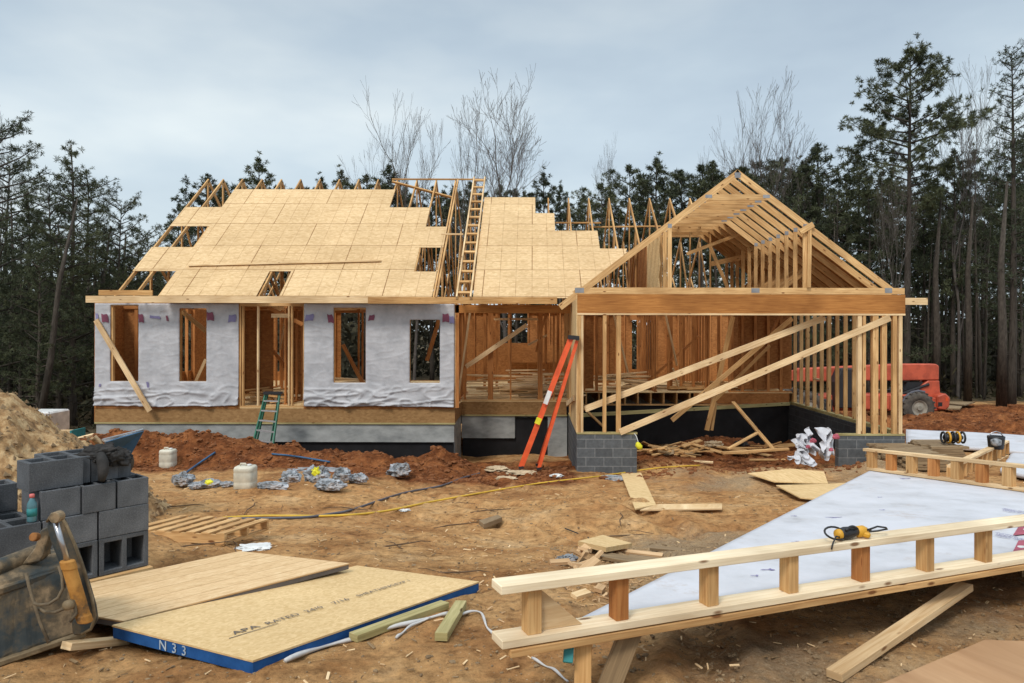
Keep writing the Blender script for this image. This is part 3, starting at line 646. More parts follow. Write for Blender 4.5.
# ridge brace
part('ridge_brace', MB().beam((PX(392,23.3),23.27,Z(4.70)),(PX(483,23.3),23.27,Z(4.70)), .09, .038), M['truss'], house)
part('ridge_brace', MB().beam((PX(455,22.7),22.7,Z(4.0)),(PX(392,22.9),22.9,Z(4.55)), .09, .038, roll=.5), M['truss'], house)
part('ridge_brace', MB().beam((PX(590,22.0),21.9,Z(3.02)),(PX(660,22.0),21.9,Z(3.05)), .09, .038), M['truss'], house)
part('ridge_brace', MB().beam((PX(555,22.0),21.8,Z(3.13)),(PX(600,22.0),21.8,Z(3.13)), .09, .038), M['truss'], house)
part('roof_cross_brace', MB().beam((PX(441,18.9),18.92,Z(zr(18.97))+.06+.9),(PX(463,18.9),18.9,Z(zr(18.97))+.06+.9), .09, .038), M['pale'], house)
# --- roof sheathing rows (real rows of panels on the slope)
SLn = V((0,-SL,1)).normalized()
def slope_pt(x, y, t): return V((x, y, Z(zr(y))))+SLn*(t+.004)
def roof_row(pts, label=None):
    m = MB(); n = len(pts); lo = [slope_pt(x,y,0) for x,y in pts]; hi = [slope_pt(x,y,.012) for x,y in pts]
    uv = [(x, (y-18.07)*1.25) for x,y in pts]
    fs = [tuple(range(n))[::-1], tuple(range(n,2*n))]+[(i,(i+1)%n,(i+1)%n+n,i+n) for i in range(n)]
    uvs = [uv[::-1], uv]+[[uv[i],uv[(i+1)%n],uv[(i+1)%n],uv[i]] for i in range(n)]
    m.add(lo+hi, fs, uvs); return part('roof_sheathing', m, M['roof'], house, label=label)
R = [18.02, 18.97, 19.93, 20.85, 21.77, 22.7]
g = .004
roof_row([(-9.11,R[0]),(-6.73,R[0]),(-6.73,R[1]-g),(-9.11,R[1]-g)]); roof_row([(-6.17,R[0]),(-2.44,R[0]),(-2.44,R[1]-g),(-6.17,R[1]-g)])
roof_row([(-10.24,R[1]),(-3.03,R[1]),(-3.03,R[2]-g),(-10.24,R[2]-g)])
roof_row([(-9.09,R[2]),(-2.39,R[2]),(-2.39,R[3]-g),(-9.09,R[3]-g)]); roof_row([(-2.46,R[1]),(-2.42,R[1]),(-2.42,R[2]-g),(-2.46,R[2]-g)])
roof_row([(-10.21,R[3]),(-3.0,R[3]),(-3.0,R[4]-g),(-10.21,R[4]-g)])
roof_row([(-9.13,R[4]),(-4.2,R[4]),(-4.2,R[5]),(-9.13,R[5])])
xl = -1.44
roof_row([(xl,18.02),(.90,18.02),(1.68,18.8-g),(xl,18.8-g)]); roof_row([(xl,18.8),(1.68,18.8),(2.55,19.77-g),(xl,19.77-g)])
roof_row([(xl,19.77),(2.2,19.77),(2.2,20.68-g),(xl,20.68-g)][0:4] if False else [(xl,19.77),(1.82,19.77),(1.82,20.68-g),(xl,20.68-g)])
roof_row([(1.822,19.77),(2.5,19.77),(2.55,19.9),(2.3,19.9),(1.822,19.9)])
roof_row([(xl,20.68),(.64,20.68),(.64,21.5-g),(xl,21.5-g)]); roof_row([(xl,21.5),(.09,21.5),(.09,22.3),(xl,22.3)])
# --- garage trusses
XA, ZA, GS = 4.55, 3.55, .758
def gz(x): return ZA-GS*abs(x-XA)
def truss_garage(y, i):
    m = MB(); t = .038; n = .07
    lx = .576 if i == 0 else .80; rx = 8.02
    def ch(xa, xb):
        nn = V((GS if xb < xa or xa > XA else -GS, 0, 1))
        a = V((xa,y,Z(gz(xa)))); b_ = V((xb,y,Z(gz(xb)))); d = (b_-a).normalized(); nv = V((-d.z,0,d.x)); nv = nv if nv.z < 0 else -nv
        m.beam(a+nv*n, b_+nv*n, t, .14)
    ch(lx, XA-.001); ch(XA+.001, rx)
    m.beam((XG-.0, y+.001, Z(.855)), (XR-.01, y+.001, Z(.855)), t*.97, .14)
    hw = .62
    m.beam((XA-hw-.05,y+.002,Z(2.93)),(XA+hw+.05,y+.002,Z(2.93)), t*.94, .13)
    for s in (-1, 1):
        x = XA+s*1.5; m.box(x-.045, x+.045, y-.017, y+.017, Z(.926), Z(gz(x)-.14))
        if i > 2 and s > 0: m.beam((x+s*.05,y+.003,Z(.95)),(x+s*.9,y+.003,Z(gz(x+s*.9)-.16)), .03, .08)
    return part('garage_truss', m, M['stud'] if i < 7 else M['truss'], house)
for i in range(12): truss_garage(YG+.02+i*.6, i)
def gslope(x, y): return V((x, y, Z(gz(x)+.006)))
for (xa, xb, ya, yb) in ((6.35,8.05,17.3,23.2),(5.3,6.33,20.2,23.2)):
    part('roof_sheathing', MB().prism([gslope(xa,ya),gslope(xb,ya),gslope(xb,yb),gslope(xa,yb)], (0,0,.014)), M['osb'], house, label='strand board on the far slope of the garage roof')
# metal connector plates on the nearest trusses
for i in range(7):
    y = YG+.02+i*.6-.0205
    for (x, z, w_, h_) in ((XA,ZA-.13,.13,.12),(XA-.64,2.95,.15,.07),(XA+.64,2.95,.15,.07),(1.05,.86,.20,.11),(7.9,.87,.16,.11),(4.95,.865,.18,.10),(XA+1.5,gz(XA+1.5)-.12,.09,.09),(XA-1.5,gz(XA-1.5)-.12,.09,.09)):
        if i and (z < 1 or abs(x-XA) < .1): continue
        part('connector_plate', MB().box(x-w_/2,x+w_/2,y-.002,y,Z(z-h_/2),Z(z+h_/2)), M['plate'], house)
part('attic_wall_panel', MB().prism([(XA-1.56,17.35,Z(.93)),(XA-1.56,17.5,Z(1.2)),(XA-1.56,17.3,Z(1.5)),(XA-1.56,17.45,Z(1.8)),(XA-1.56,17.35,Z(2.2)),(XA-1.56,23.1,Z(2.2)),(XA-1.56,23.1,Z(.93))], (.01,0,0)), M['osb_pale'], house)
part('attic_wall_panel', MB().box(XA-1.575, XA-1.562, 19.3, 23.1, Z(.93), Z(2.2)), M['osb'], house)
part('truss_bracing', MB().beam((5.2,21.5,Z(1.9)),(7.0,21.5,Z(2.3)), .038,.14).beam((4.3,20.6,Z(2.1)),(5.9,20.6,Z(2.7)), .038,.09).beam((5.6,20.9,Z(1.0)),(5.0,20.9,Z(2.4)),.038,.09).beam((6.1,21.2,Z(1.0)),(6.6,21.2,Z(2.2)),.038,.09), M['truss'], house)
part('truss_tie', MB().beam((PX(799,YG),YG-.05,Z(PZ(232,YG))),(PX(812,YG),YG-.05,Z(PZ(224,YG))), .05,.12).beam((PX(808,YG),YG-.04,Z(.93)),(PX(809,YG),YG-.04,Z(PZ(226,YG))), .08,.038,(0,1,0)), M['stud'], house)
# --- braces nailed to the frame
def brace(x0,z0,y0,x1,z1,y1,w_=.10,t=.038,mat='pale',name='brace', label=None):
    return part(name, MB().beam((x0,y0,Z(z0)),(x1,y1,Z(z1)), t, w_), M[mat], house, label=label)
def bpx(a,b_,Ya,c,d,Yc,**k): return brace(PX(a,Ya),PZ(b_,Ya),Ya,PX(c,Yc),PZ(d,Yc),Yc,**k)
bpx(96,321,YF-.09,150,412,YF-.22, w_=.13, label='diagonal brace leaning across the white wrap')
bpx(585,409,YG+.15,825,317,YG+.35, w_=.14); bpx(620,432,YG-.03,890,317,YG-.03, w_=.14, label='long diagonal brace across the garage opening')
bpx(672,420,YG+2.6,792,318,YG+3.2, w_=.12, mat='truss'); bpx(707,430,YG+3,733,316,YG+3.2, w_=.12, mat='truss'); bpx(712,430,YG+3.1,716,402,YG+3.2,w_=.08,mat='truss')
bpx(466,367,YP-.1,527,325,YP-.1, w_=.12, mat='pale'); bpx(528,345,YP+1,547,335,YP+1, w_=.06)
bpx(665,312,YK,677,365,YK+.5, w_=.06); bpx(673,368,YK+.5,680,392,YK+.8, w_=.06); bpx(613,312,YK,628,372,YK+.5,w_=.06); bpx(584,408,YG+2,603,426,YG+2.5,w_=.06,mat='truss')
bpx(343,345,20.5,363,384,20.4,w_=.1,mat='red_stud'); bpx(439,320,20.5,427,361,20.5,w_=.11,mat='red_stud'); bpx(268,345,22,300,385,22,w_=.1,mat='red_stud'); bpx(182,312,20.5,206,332,20.5,w_=.12,mat='truss')
bpx(196,382,20.5,206,360,20.5,w_=.08); bpx(280,350,21.5,284,325,21.5,w_=.05,mat='pale'); bpx(268,308,19.5,303,325,19.5,w_=.1,mat='red_stud'); bpx(574,398,YG+.3,567,404,YG+2.6,w_=.12)
bpx(536,352,YP+1.5,549,302,YP+1.5,w_=.06,mat='red_stud'); bpx(458,399,19,470,312,19,w_=.05)
bpx(770,338,YK-1,781,312,YK-1,w_=.08,mat='red_stud'); bpx(643,385,YK+1,700,335,YK+1,w_=.08,mat='red_stud'); bpx(745,378,YK+1,757,312,YK+1,w_=.07,mat='red_stud'); bpx(715,400,YK-.6,770,345,YK-.6,w_=.09,mat='truss')
brace(XG+.2,RB-.02,YP,XR-.2,RB+.03,YK-.05,w_=.10,mat='treated',name='temporary_ledger')
o = part('stud', REST, M['red_stud'], house); o['kind'] = 'stuff'
# ================================================================ TREES
def pine_meshes(seed, H, cb, R, nb, tl=.42, bw=.10, shape='round', dens=9, tuft=8, droop=.1):
    rs = random.Random(seed); T = MB(); C = MB()
    lean = [(0,0)]
    for i in range(6): lean.append((lean[-1][0]+rs.uniform(-.09,.09), lean[-1][1]+rs.uniform(-.09,.09)))
    def ax(t): k = min(5.999, max(0,t)*6); i = int(k); f = k-i; return V((lean[i][0]*(1-f)+lean[i+1][0]*f, lean[i][1]*(1-f)+lean[i+1][1]*f, t*H))
    T.tube([ax(i/10) for i in range(11)], [max(.02,(.0105*H+.03)*(1-.93*(i/10)**1.15)) for i in range(11)], 7)
    TC = []
    def tuftat(c, s=1.0): TC.append((c.x,c.y,c.z,s))
    for b in range(nb):
        t = cb+(1-cb)*((b+rs.random())/nb)**.9; u = (t-cb)/(1-cb)
        if shape == 'round': prof = math.sin(math.pi*min(1,(u*.86+.17)))**.7
        elif shape == 'cone': prof = (1-u)**.75+.05
        else: prof = .95-.5*u
        az = b*2.39996+rs.uniform(-.5,.5); Ln = R*prof*rs.uniform(.55,1.15)
        if rs.random() < .12: continue
        rise = rs.uniform(.05,.45)+(.5*u if shape != 'cone' else .12)-droop
        p0 = ax(t); d = V((math.cos(az), math.sin(az), rise)).normalized(); p1 = p0+d*Ln*.55; p2 = p1+(d+V((0,0,.22)))*Ln*.45
        T.tube([p0,p1,p2], [.022+.012*Ln,.015+.006*Ln,.008], 4, cap=False)
        n = max(2, int(dens*Ln/2))
        for k in range(n):
            f = rs.uniform(.35,1)**.8; q = (p0.lerp(p1,f/.55) if f < .55 else p1.lerp(p2,(f-.55)/.45))
            w_ = min(.5, Ln*.20*(1.1-f*.5)); q = q+V((max(-.9,min(.9,rs.gauss(0,w_))), max(-.9,min(.9,rs.gauss(0,w_))), rs.gauss(.05,w_*.4)))
            tuftat(q, rs.uniform(.7,1.25))
    for _ in range(int(5)): tuftat(ax(.985)+V((rs.gauss(0,.2),rs.gauss(0,.2),rs.gauss(0,.25))))
    A = np.repeat(np.array(TC), tuft, 0); nr = np.random.RandomState(seed); n_ = len(A)
    d = nr.normal(size=(n_,3))+np.array([0,0,.25]); d /= np.linalg.norm(d,axis=1)[:,None]; l = tl*A[:,3]*nr.uniform(.6,1.2,n_)
    sd = np.cross(d, nr.normal(size=(n_,3))); sd /= np.linalg.norm(sd,axis=1)[:,None]; sd *= (bw*.5*nr.uniform(.6,1.2,n_))[:,None]
    C.blades(A[:,:3]+d*(l*.5)[:,None], d*(l*.5)[:,None], sd)
    # dead stubs below the crown
    for b in range(8):
        t = rs.uniform(cb*.45, cb+.02); az = rs.uniform(0,6.28); l = rs.uniform(.5,1.8); p0 = ax(t)
        T.tube([p0, p0+V((math.cos(az)*l, math.sin(az)*l, l*rs.uniform(-.1,.4)))], [.03,.01], 3, cap=False)
    return T.mesh('trunk', M['bark'], smooth=True), C.mesh('crown', M['needle'])
def bare_mesh(seed, H, spread=.42, first=.32, depth=6, lean=0):
    rs = random.Random(seed); T = MB(); B = MB()
    def side(dd, az, s):
        ref = V((1,0,0)) if abs(dd.x) < .7 else V((0,1,0)); e1 = dd.cross(ref).normalized(); e2 = dd.cross(e1)
        return (dd+(e1*math.cos(az)+e2*math.sin(az))*s).normalized()
    def grow(p, d, l, r, k):
        pts = [p]; q = p; dd = d.copy(); n = 5
        for i in range(n):
            dd = (dd+V((rs.gauss(0,.12), rs.gauss(0,.12), .05+rs.gauss(0,.05)))).normalized(); q = q+dd*l/n; pts.append(q)
        r2 = max(.010, r*.66); (T if k >= depth-1 else B).tube(pts, r, 6 if k > 3 else 3, cap=False, r1=r2)
        if k == 0: return
        a0 = rs.uniform(0,6.28)
        grow(pts[-1], side(dd, a0, spread*.35), l*rs.uniform(.70,.85), r2*.9, k-1)
        grow(pts[-1], side(dd, a0+3.1+rs.uniform(-.6,.6), spread*rs.uniform(.9,1.4)), l*rs.uniform(.6,.8), r2*.7, k-1)
        if k <= depth-1:
            for j in (2,3,4):
                if rs.random() < .62: grow(pts[j], side(dd, a0+j*2.4+rs.uniform(-.5,.5), spread*rs.uniform(1.3,2.0)), l*rs.uniform(.45,.65), r*.42, max(0,k-2))
    p = V((0,0,-.3)); pts = [p+V((rs.gauss(0,.10)*i, rs.gauss(0,.10)*i, H*first*i/4)) for i in range(5)]
    T.tube(pts, .0105*H, 8, cap=False, r1=.0075*H)
    for j, f in ((4,0),(4,1),(3,2),(4,3),(2,4)):
        grow(pts[j], side(V((0,0,1)), f*2.5+rs.random(), spread*(.35 if f == 0 else rs.uniform(.8,1.25))), H*(.22 if f == 0 else rs.uniform(.15,.20)), .0048*H if f else .0065*H, depth)
    return T.mesh('trunk', M['twig'], smooth=True), B.mesh('branches', M['twig'])
def make_tree(name, tm, cm, loc, rz, sc, label, cat, group, cname='crown'):
    o = thing(name, label, cat, loc, group, rz); o.scale = sc if isinstance(sc, tuple) else (sc,)*3
    link(bpy.data.objects.new('trunk', tm), o); link(bpy.data.objects.new(cname, cm), o); return o
PN = {
 'tuft1': pine_meshes(11, 16, .42, 2.9, 46, dens=15, tl=.29, bw=.045, tuft=30), 'tuft2': pine_meshes(12, 16, .36, 2.6, 50, dens=14, tl=.28, bw=.045, tuft=30), 'tuft3': pine_meshes(13, 16, .50, 3.2, 40, dens=15, tl=.30, bw=.045, tuft=30),
 'full1': pine_meshes(21, 13, .14, 3.3, 62, shape='cone', dens=24, tl=.19, bw=.028, tuft=20, droop=.02), 'full2': pine_meshes(22, 13, .16, 3.4, 54, shape='tall', dens=22, tl=.20, bw=.028, tuft=20),
 'big': pine_meshes(31, 22.6, .52, 3.9, 66, dens=15, tl=.30, bw=.040, tuft=44), 'edge': pine_meshes(41, 21, .25, 2.4, 100, shape='tall', dens=15, tl=.24, bw=.035, tuft=14)}
rt = random.Random(99)
def ptree(kind, px, ytop, Y, Hm, label, group, cat='pine tree', name='pine_tree', rz=None, wide=1.0):
    x = (px-532)/F*Y; g_ = G(x, Y); top = CZ+(329-ytop)/F*Y; s = (top-g_+.2)/Hm
    return make_tree(name, *PN[kind], (x,Y,g_-.2), rt.uniform(0,6.28) if rz is None else rz, (s*wide, s*wide, s), label, cat, group)
HT = {'tuft1':16,'tuft2':16,'tuft3':16,'full1':13,'full2':13,'big':22.6,'edge':21,'bush':6}
ptree('big', 905, 46, 47, 22.6, 'tallest pine on the right with clumped round crown high above the telehandler', None, rz=2.2)
ptree('edge', 1012, 52, 44, 21, 'narrow brown-green conifer at the right edge of the photo', None)
ptree('full1', 74, 146, 31, 13, 'broad layered evergreen left of the house with a pointed top', None, rz=.6, wide=1.05)
ptree('full2', -10, 128, 29, 13, 'tall evergreen cut by the left edge of the photo', None, wide=1.1)
ptree('full2', 118, 205, 33, 13, 'shorter evergreen closest to the left end of the house', None, wide=.9)
GL = 'dense evergreens left of the house'; LL = 'dark evergreen in the dense stand left of the house'
for px, yt, Y in ((30,190,34),(60,235,30),(95,225,36),(140,250,37),(-34,165,36),(20,232,32),(150,235,44),(110,245,41),(160,262,48),(50,200,40),(5,165,41),(85,185,44),(-60,165,34),(130,265,34),(185,280,50),(38,260,28),(-50,230,28),(165,285,40)):
    k = rt.choice(['full1','full2']); ptree(k, px, yt, Y, 13, LL, GL, wide=rt.uniform(.95,1.25))
GB = 'pine tree line behind the house'; LB = 'round-crowned pine in the tree line behind the house roof'
for px, yt, Y in ((178,205,62),(207,176,60),(226,184,66),(258,160,58),(281,184,66),(300,188,64),(322,179,61),(342,172,63),(366,176,61),(388,166,60),(405,188,70),(432,188,64),(455,190,62),(470,183,70),(500,186,66),(516,190,62),(543,174,60),(560,186,66),(583,196,70),
                  (238,192,70),(272,196,60),(352,190,69),(524,192,74),(481,194,60),(443,192,72),(396,192,66),(313,192,72)):
    ptree(rt.choice(['tuft1','tuft2','tuft3']), px, yt, Y, 16, LB, GB, wide=rt.uniform(.85,1.15))
GR = 'dark pines behind the garage gable'; LR = 'dark pine among the trees behind the garage gable'
_thin = {(613,182,66),(668,165,66),(728,172,66),(774,166,58),(832,160,62),(872,166,62),(752,180,70),(640,165,64),(690,184,72)}
for px, yt, Y in ((600,172,58),(613,182,66),(628,166,60),(655,153,58),(668,165,66),(683,168,60),(700,166,64),(712,150,60),(728,172,66),(742,168,58),(758,162,62),(774,166,58),(790,160,64),(803,156,60),(818,138,57),(832,160,62),(846,162,56),(860,150,60),(872,166,62),(886,172,55),(644,180,70),(690,184,72),(752,180,70),(816,176,68),(640,165,64),(780,152,68)):
    if (px,yt,Y) in _thin: continue
    yt += rt.choice((0,0,6,12)); ptree(rt.choice(['tuft1','tuft2','tuft3','tuft3']), px, yt, Y, 16, LR, GR, wide=rt.uniform(.9,1.2))
for px, yt, Y in ((766,200,52),(800,196,50),(836,192,50),(870,188,49),(735,205,53),(700,206,55),(660,208,56)):
    ptree('full1', px, yt, Y, 13, LR, GR, wide=rt.uniform(.9,1.1))
GQ = 'pines in the woods right of the telehandler'; LQ = 'dark-trunked pine in the woods to the right of the garage'
for px, yt, Y in ((925,150,50),(942,185,58),(953,150,49),(968,190,62),(985,170,52),(998,195,58),(1022,150,50),(1035,130,52),(930,195,66),(975,150,60),(1010,175,64),(893,170,60),(908,190,70),(950,210,72),(990,215,74),(1055,120,56),(1080,130,60),(1045,180,66),(918,215,55),(962,225,55),(1003,230,55),(1030,235,60)):
    ptree(rt.choice(['tuft2','tuft3','tuft1','full2']), px, yt, Y, 16, LQ, GQ, wide=rt.uniform(.8,1.05))
# bare broadleaf trees
BM = [bare_mesh(5, 16, .46, .46, 6), bare_mesh(8, 16, .40, .50, 5), bare_mesh(16, 16, .38, .52, 5), bare_mesh(23, 16, .42, .48, 6)]
def btree(i, px, ytop, Y, label, group=None, Hm=14.6, wide=1.0):
    x = (px-532)/F*Y; g_ = G(x,Y); top = CZ+(329-ytop)/F*Y
    zs = max(v.co.z for v in BM[i][1].vertices); s = (top-g_)/zs
    return make_tree('bare_tree', *BM[i], (x,Y,g_), rt.uniform(0,6.28), (s*wide,s*wide,s), label, 'bare tree', group, 'crown')
btree(0, 507, 62, 55, 'largest leafless tree rising behind the middle of the roof', wide=.80)
btree(1, 468, 85, 57, 'leafless tree just left of the largest bare tree', wide=.50)
btree(2, 414, 86, 60, 'thin forked bare tree furthest left behind the roof', wide=.65)
btree(2, 388, 100, 62, 'low bare tree with splayed stems behind the left roof', wide=.5)
btree(3, 768, 80, 58, 'leafless tree standing behind the garage peak', wide=.75)
btree(1, 752, 92, 60, 'second bare tree close behind the garage peak', wide=.5)
btree(2, 712, 122, 66, 'small faint bare tree left of the garage peak', wide=.5)
btree(3, 958, 50, 48, 'tall bare tree between the tallest pine and the edge conifer', wide=.55)
btree(1, 985, 78, 54, 'bare tree beside the narrow conifer at the right edge', wide=.45)
btree(0, 895, 150, 45, 'bare tree in front of the tallest pine', wide=.4)
btree(3, 2, 92, 36, 'bare tree showing above the left edge evergreens', wide=.4)
btree(0, 608, 130, 70, 'faint bare crown above the pines left of the gable', wide=.35)
# straight tall stems inside the woods
stem_m = MB().tube([(0,0,-.3),(.12,.05,5),(.05,.2,10),(.3,.1,16)], [.20,.16,.12,.04], 7).mesh('tree_trunk', M['bark'], smooth=True)
GS_ = 'slender trunks in the woods'
for i in range(64):
    side = i % 3
    if side == 0: px, Y = rt.uniform(-10,155), rt.uniform(32,46)
    elif side == 1: px, Y = rt.uniform(905,1040), rt.uniform(47,66)
    else: px, Y = rt.uniform(560,900), rt.uniform(50,60)
    x = (px-532)/F*Y; o = link(bpy.data.objects.new('tree_trunk', stem_m)); s = rt.uniform(.4,.9)
    o.location = (x, Y, G(x,Y)); o.scale = (s,s,rt.uniform(.42,.62) if side == 0 else rt.uniform(.6,.9)); o.rotation_euler = (rt.gauss(0,.03), rt.gauss(0,.04), rt.uniform(0,6.28))
    tag(o, 'slender dark trunk with no low branches standing in the woods', 'tree trunk', GS_)
for px, Y, s in ((38,27,.7),(1002,42,1.5),(968,46,1.3),(936,47,1.4)):
    x = (px-532)/F*Y; o = link(bpy.data.objects.new('tree_trunk', stem_m)); o.location = (x,Y,G(x,Y)); o.scale = (s,s,.55 if px == 38 else .8); o.rotation_euler = (.03,.12 if px == 38 else 0,1)
    tag(o, {38:'leaning pale brown trunk in front of the left evergreens',1002:'thickest straight trunk near the right edge of the photo',968:'bare trunk in front of the woods right of the telehandler',936:'dark trunk directly behind the rear of the telehandler'}[px], 'tree trunk')
# the wood that closes off the distance: one mass of brush and far crowns
def woodland():
    nr = np.random.RandomState(4); n = 76000; a = nr.random(n); x = nr.uniform(-75,95,n); y = nr.uniform(70,92,n)
    h = nr.random(n)**1.1*(8.2+2.2*np.sin(x*.23)+1.5*np.sin(x*.61+2)+nr.normal(0,.4,n))
    k = (a > .60)&(a < .86); x[k] = nr.uniform(-48,-13.5,k.sum()); y[k] = nr.uniform(42,66,k.sum()); h[k] = nr.random(k.sum())**1.4*(6.5+np.sin(x[k]*.7)*1.5)
    k = a >= .86; x[k] = nr.uniform(26,70,k.sum()); y[k] = nr.uniform(60,70,k.sum()); h[k] = nr.random(k.sum())**1.6*5
    c = np.stack([x,y,Gn(x,y)+h],1); d = nr.normal(size=(n,3))*np.array([1,.6,.9]); d /= np.linalg.norm(d,axis=1)[:,None]; d *= nr.uniform(.2,.62,n)[:,None]
    w = np.cross(d, np.stack([nr.normal(0,.3,n),np.ones(n),nr.normal(0,.3,n)],1)); w /= np.linalg.norm(w,axis=1)[:,None]; w *= nr.uniform(.07,.19,n)[:,None]
    me = MB().blades(c,d,w).mesh('distant_woodland', M['needle_far']); o = link(bpy.data.objects.new('distant_woodland', me)); tag(o, 'dark mass of distant woodland closing the view', 'woodland', kind='stuff')
_gx = np.linspace(-90,110,201); _gy = np.linspace(35,100,66); _gg = Gn(_gx[:,None]+0*_gy[None,:], _gy[None,:]+0*_gx[:,None])
def G0(x,y): return float(_gg[int(min(200,max(0,x+90))), int(min(65,max(0,y-35)))])
woodland()
def undergrowth():
    rs = random.Random(14); m = MB()
    for i in range(9000):
        if rs.random() < .5: x = rs.uniform(-40,-13.6); y = rs.uniform(27,42)
        else: x = rs.uniform(8,62); y = rs.uniform(47,66)
        h = rs.random()**2*(1.2+.7*math.sin(x*1.3+y)); c = V((x,y,G0(x,max(35,y))+.05+h)); d = V((rs.gauss(0,1),rs.gauss(0,1),rs.gauss(.5,.6))).normalized()*rs.uniform(.12,.38); sd = d.cross(V((rs.random(),rs.random(),rs.random()))).normalized()*rs.uniform(.04,.12)
        m.add([c-d,c+sd,c+d,c-sd], [(0,1,2,3)], [[(0,0),(1,0),(1,1),(0,1)]])
    o = link(bpy.data.objects.new('undergrowth', m.mesh('undergrowth', M['needle_dry']))); tag(o, 'low brown brush on the forest floor', 'undergrowth', kind='stuff')
undergrowth()
# ================================================================ OBJECTS
def WB(mb, a, b_, w, h, up=(0,0,1), roll=0): return mb.beam(a, b_, w, h, up, roll)
def boardthing(name, a, b_, w, h, mat, label, cat='board', group=None, up=(0,0,1), bevel=.003, roll=0):
    return solo(name, MB().beam(a, b_, w, h, up, roll), M[mat], label, cat, group, bevel=bevel)
def gpoly(name, pts, dz, t, mat, label, cat, group=None, tilt=0):
    P = [GP(x,y) for x,y in pts]; zz = max(p.z for p in P)
    # a flat sheet resting on the high spots of the ground under it
    n = len(P); A = np.array([[p.x,p.y,1] for p in P]); co = np.linalg.lstsq(A, np.array([p.z for p in P]), rcond=None)[0]
    off = max(p.z-(co[0]*p.x+co[1]*p.y+co[2]) for p in P)+dz
    Q = [V((p.x,p.y,co[0]*p.x+co[1]*p.y+co[2]+off)) for p in P]
    ar = sum(Q[i].x*Q[(i+1)%n].y-Q[(i+1)%n].x*Q[i].y for i in range(n))
    if ar < 0: Q = Q[::-1]
    return solo(name, MB().prism(Q, (0,0,t)), M[mat], label, cat, group)
def text_mesh(name, s, size, mat, parent, mtx, ext=.0008, sx=1.0):
    cu = bpy.data.curves.new(name, 'FONT'); cu.body = s; cu.size = size; cu.extrude = ext; cu.resolution_u = 2
    tmp = bpy.data.objects.new('tmp', cu); COL.objects.link(tmp)
    me = bpy.data.meshes.new_from_object(tmp); bpy.data.objects.remove(tmp); bpy.data.curves.remove(cu)
    me.transform(Matrix.Diagonal((sx,1,1,1))); me.transform(mtx); me.transform(Matrix.Translation(-wloc(parent)))
    me.materials.clear(); me.materials.append(mat); me.name = name
    return link(bpy.data.objects.new(name, me), parent)
def frame_mtx(o, x, y):      # text frame: origin, x direction, y direction
    x = V(x).normalized(); z = x.cross(V(y)).normalized(); y = z.cross(x)
    m = Matrix((x,y,z)).transposed().to_4x4(); m.translation = o; return m
# --- roof pieces
gl = MB()
for x in (-1.83,-1.49): gl.beam(slope_pt(x,17.97,.05), slope_pt(x,23.3,.05), .04, .09, (0,-.75,1))
for i in range(14):
    y = 18.15+i*.385; part('gable_ladder_rung', MB().beam(slope_pt(-1.81,y,.05), slope_pt(-1.51,y,.05), .085, .04, (0,-.75,1)), M['truss'], house)
part('gable_ladder', gl, M['pale'], house, label='pale wooden ladder frame running up the roof beside the open bay')
part('chord_edge', MB().beam(slope_pt(-2.33,18.0,.01), slope_pt(-2.33,23.2,.01), .04,.09,(0,-.75,1)), M['stud'], house)
boardthing('roof_board', slope_pt(PX(190,19.2),19.15,.035), slope_pt(PX(380,19.2),19.35,.035), .12, .04, 'pale', 'long pale board lying across the sheathed left roof')
# --- things seen inside the house
def jumble(x0,x1,y0,y1,n,label,seed,h=.5,mats='pale'):
    rs = random.Random(seed)
    for i in range(n):
        x = rs.uniform(x0,x1); y = rs.uniform(y0,y1); z = Z(FL)+.03+h*i/n; a = rs.gauss(0,.28); l = rs.uniform(.5,min(2.4,(x1-x0)))
        dx = math.cos(a)*l/2; dy = math.sin(a)*l/2; m = MB().beam((x-dx,y-dy,z+rs.gauss(0,.02)),(x+dx,y+dy,z+rs.gauss(0,.05)), rs.choice((.09,.14,.19)), .038)
        solo('loose_board', m, M[mats], label, 'board', label)
jumble(-1.6,.7,21.0,22.4,26,'board in the loose pile on the open porch bay floor',1,.34)
jumble(-1.8,.9,23.0,24.2,22,'pale board in the stack behind the porch bay',2,.6)
jumble(PX(334,22),PX(366,22),20.4,21.4,16,'board in the pile inside the third window of the wrapped wall',3,.62)
jumble(PX(408,22),PX(442,22),20.0,21.0,12,'board lying inside the rightmost window of the wrapped wall',4,.36)
jumble(PX(267,21),PX(303,21),19.3,20.4,16,'scrap of lumber inside the unwrapped doorway',5,.28,'stud')
jumble(PX(600,24),PX(665,24),23.7,25,26,'board in the jumble on the floor seen through the garage',6,.42)
jumble(PX(690,24),PX(760,24),23.8,25,20,'board in the low heap on the floor behind the garage',7,.22,'truss')
jumble(PX(183,22),PX(206,22),21.2,22.2,8,'board inside the second window of the wrapped wall',8,.3)
# --- step ladder, green, against the left doorway
t = thing('step_ladder', 'green fibreglass step ladder standing in the clay below the doorway', 'ladder', (PX(263,17.5),17.5,G(PX(263,17.5),17.3)))
A0, A1, B0, B1 = W(253.5,443,17.25), W(266,393,17.7), W(273,446,17.25), W(280,393,17.7)
part('rail', MB().beam(A0,A1,.03,.07), M['green'], t); part('rail', MB().beam(B0,B1,.03,.07), M['green'], t)
for s, e in ((W(257,441,18.2),W(268,393,17.82)),(W(271,441,18.2),W(279,393,17.82))): part('rear_leg', MB().beam(s,e,.03,.04), M['green'], t)
for k in range(5):
    f = .06+k*.195; part('step', MB().beam(A0.lerp(A1,f),B0.lerp(B1,f),.08,.03), M['alu'], t)
part('top_cap', MB().beam(A1-V((.04,0,0)),B1+V((.04,0,0)),.16,.06), M['black'], t)
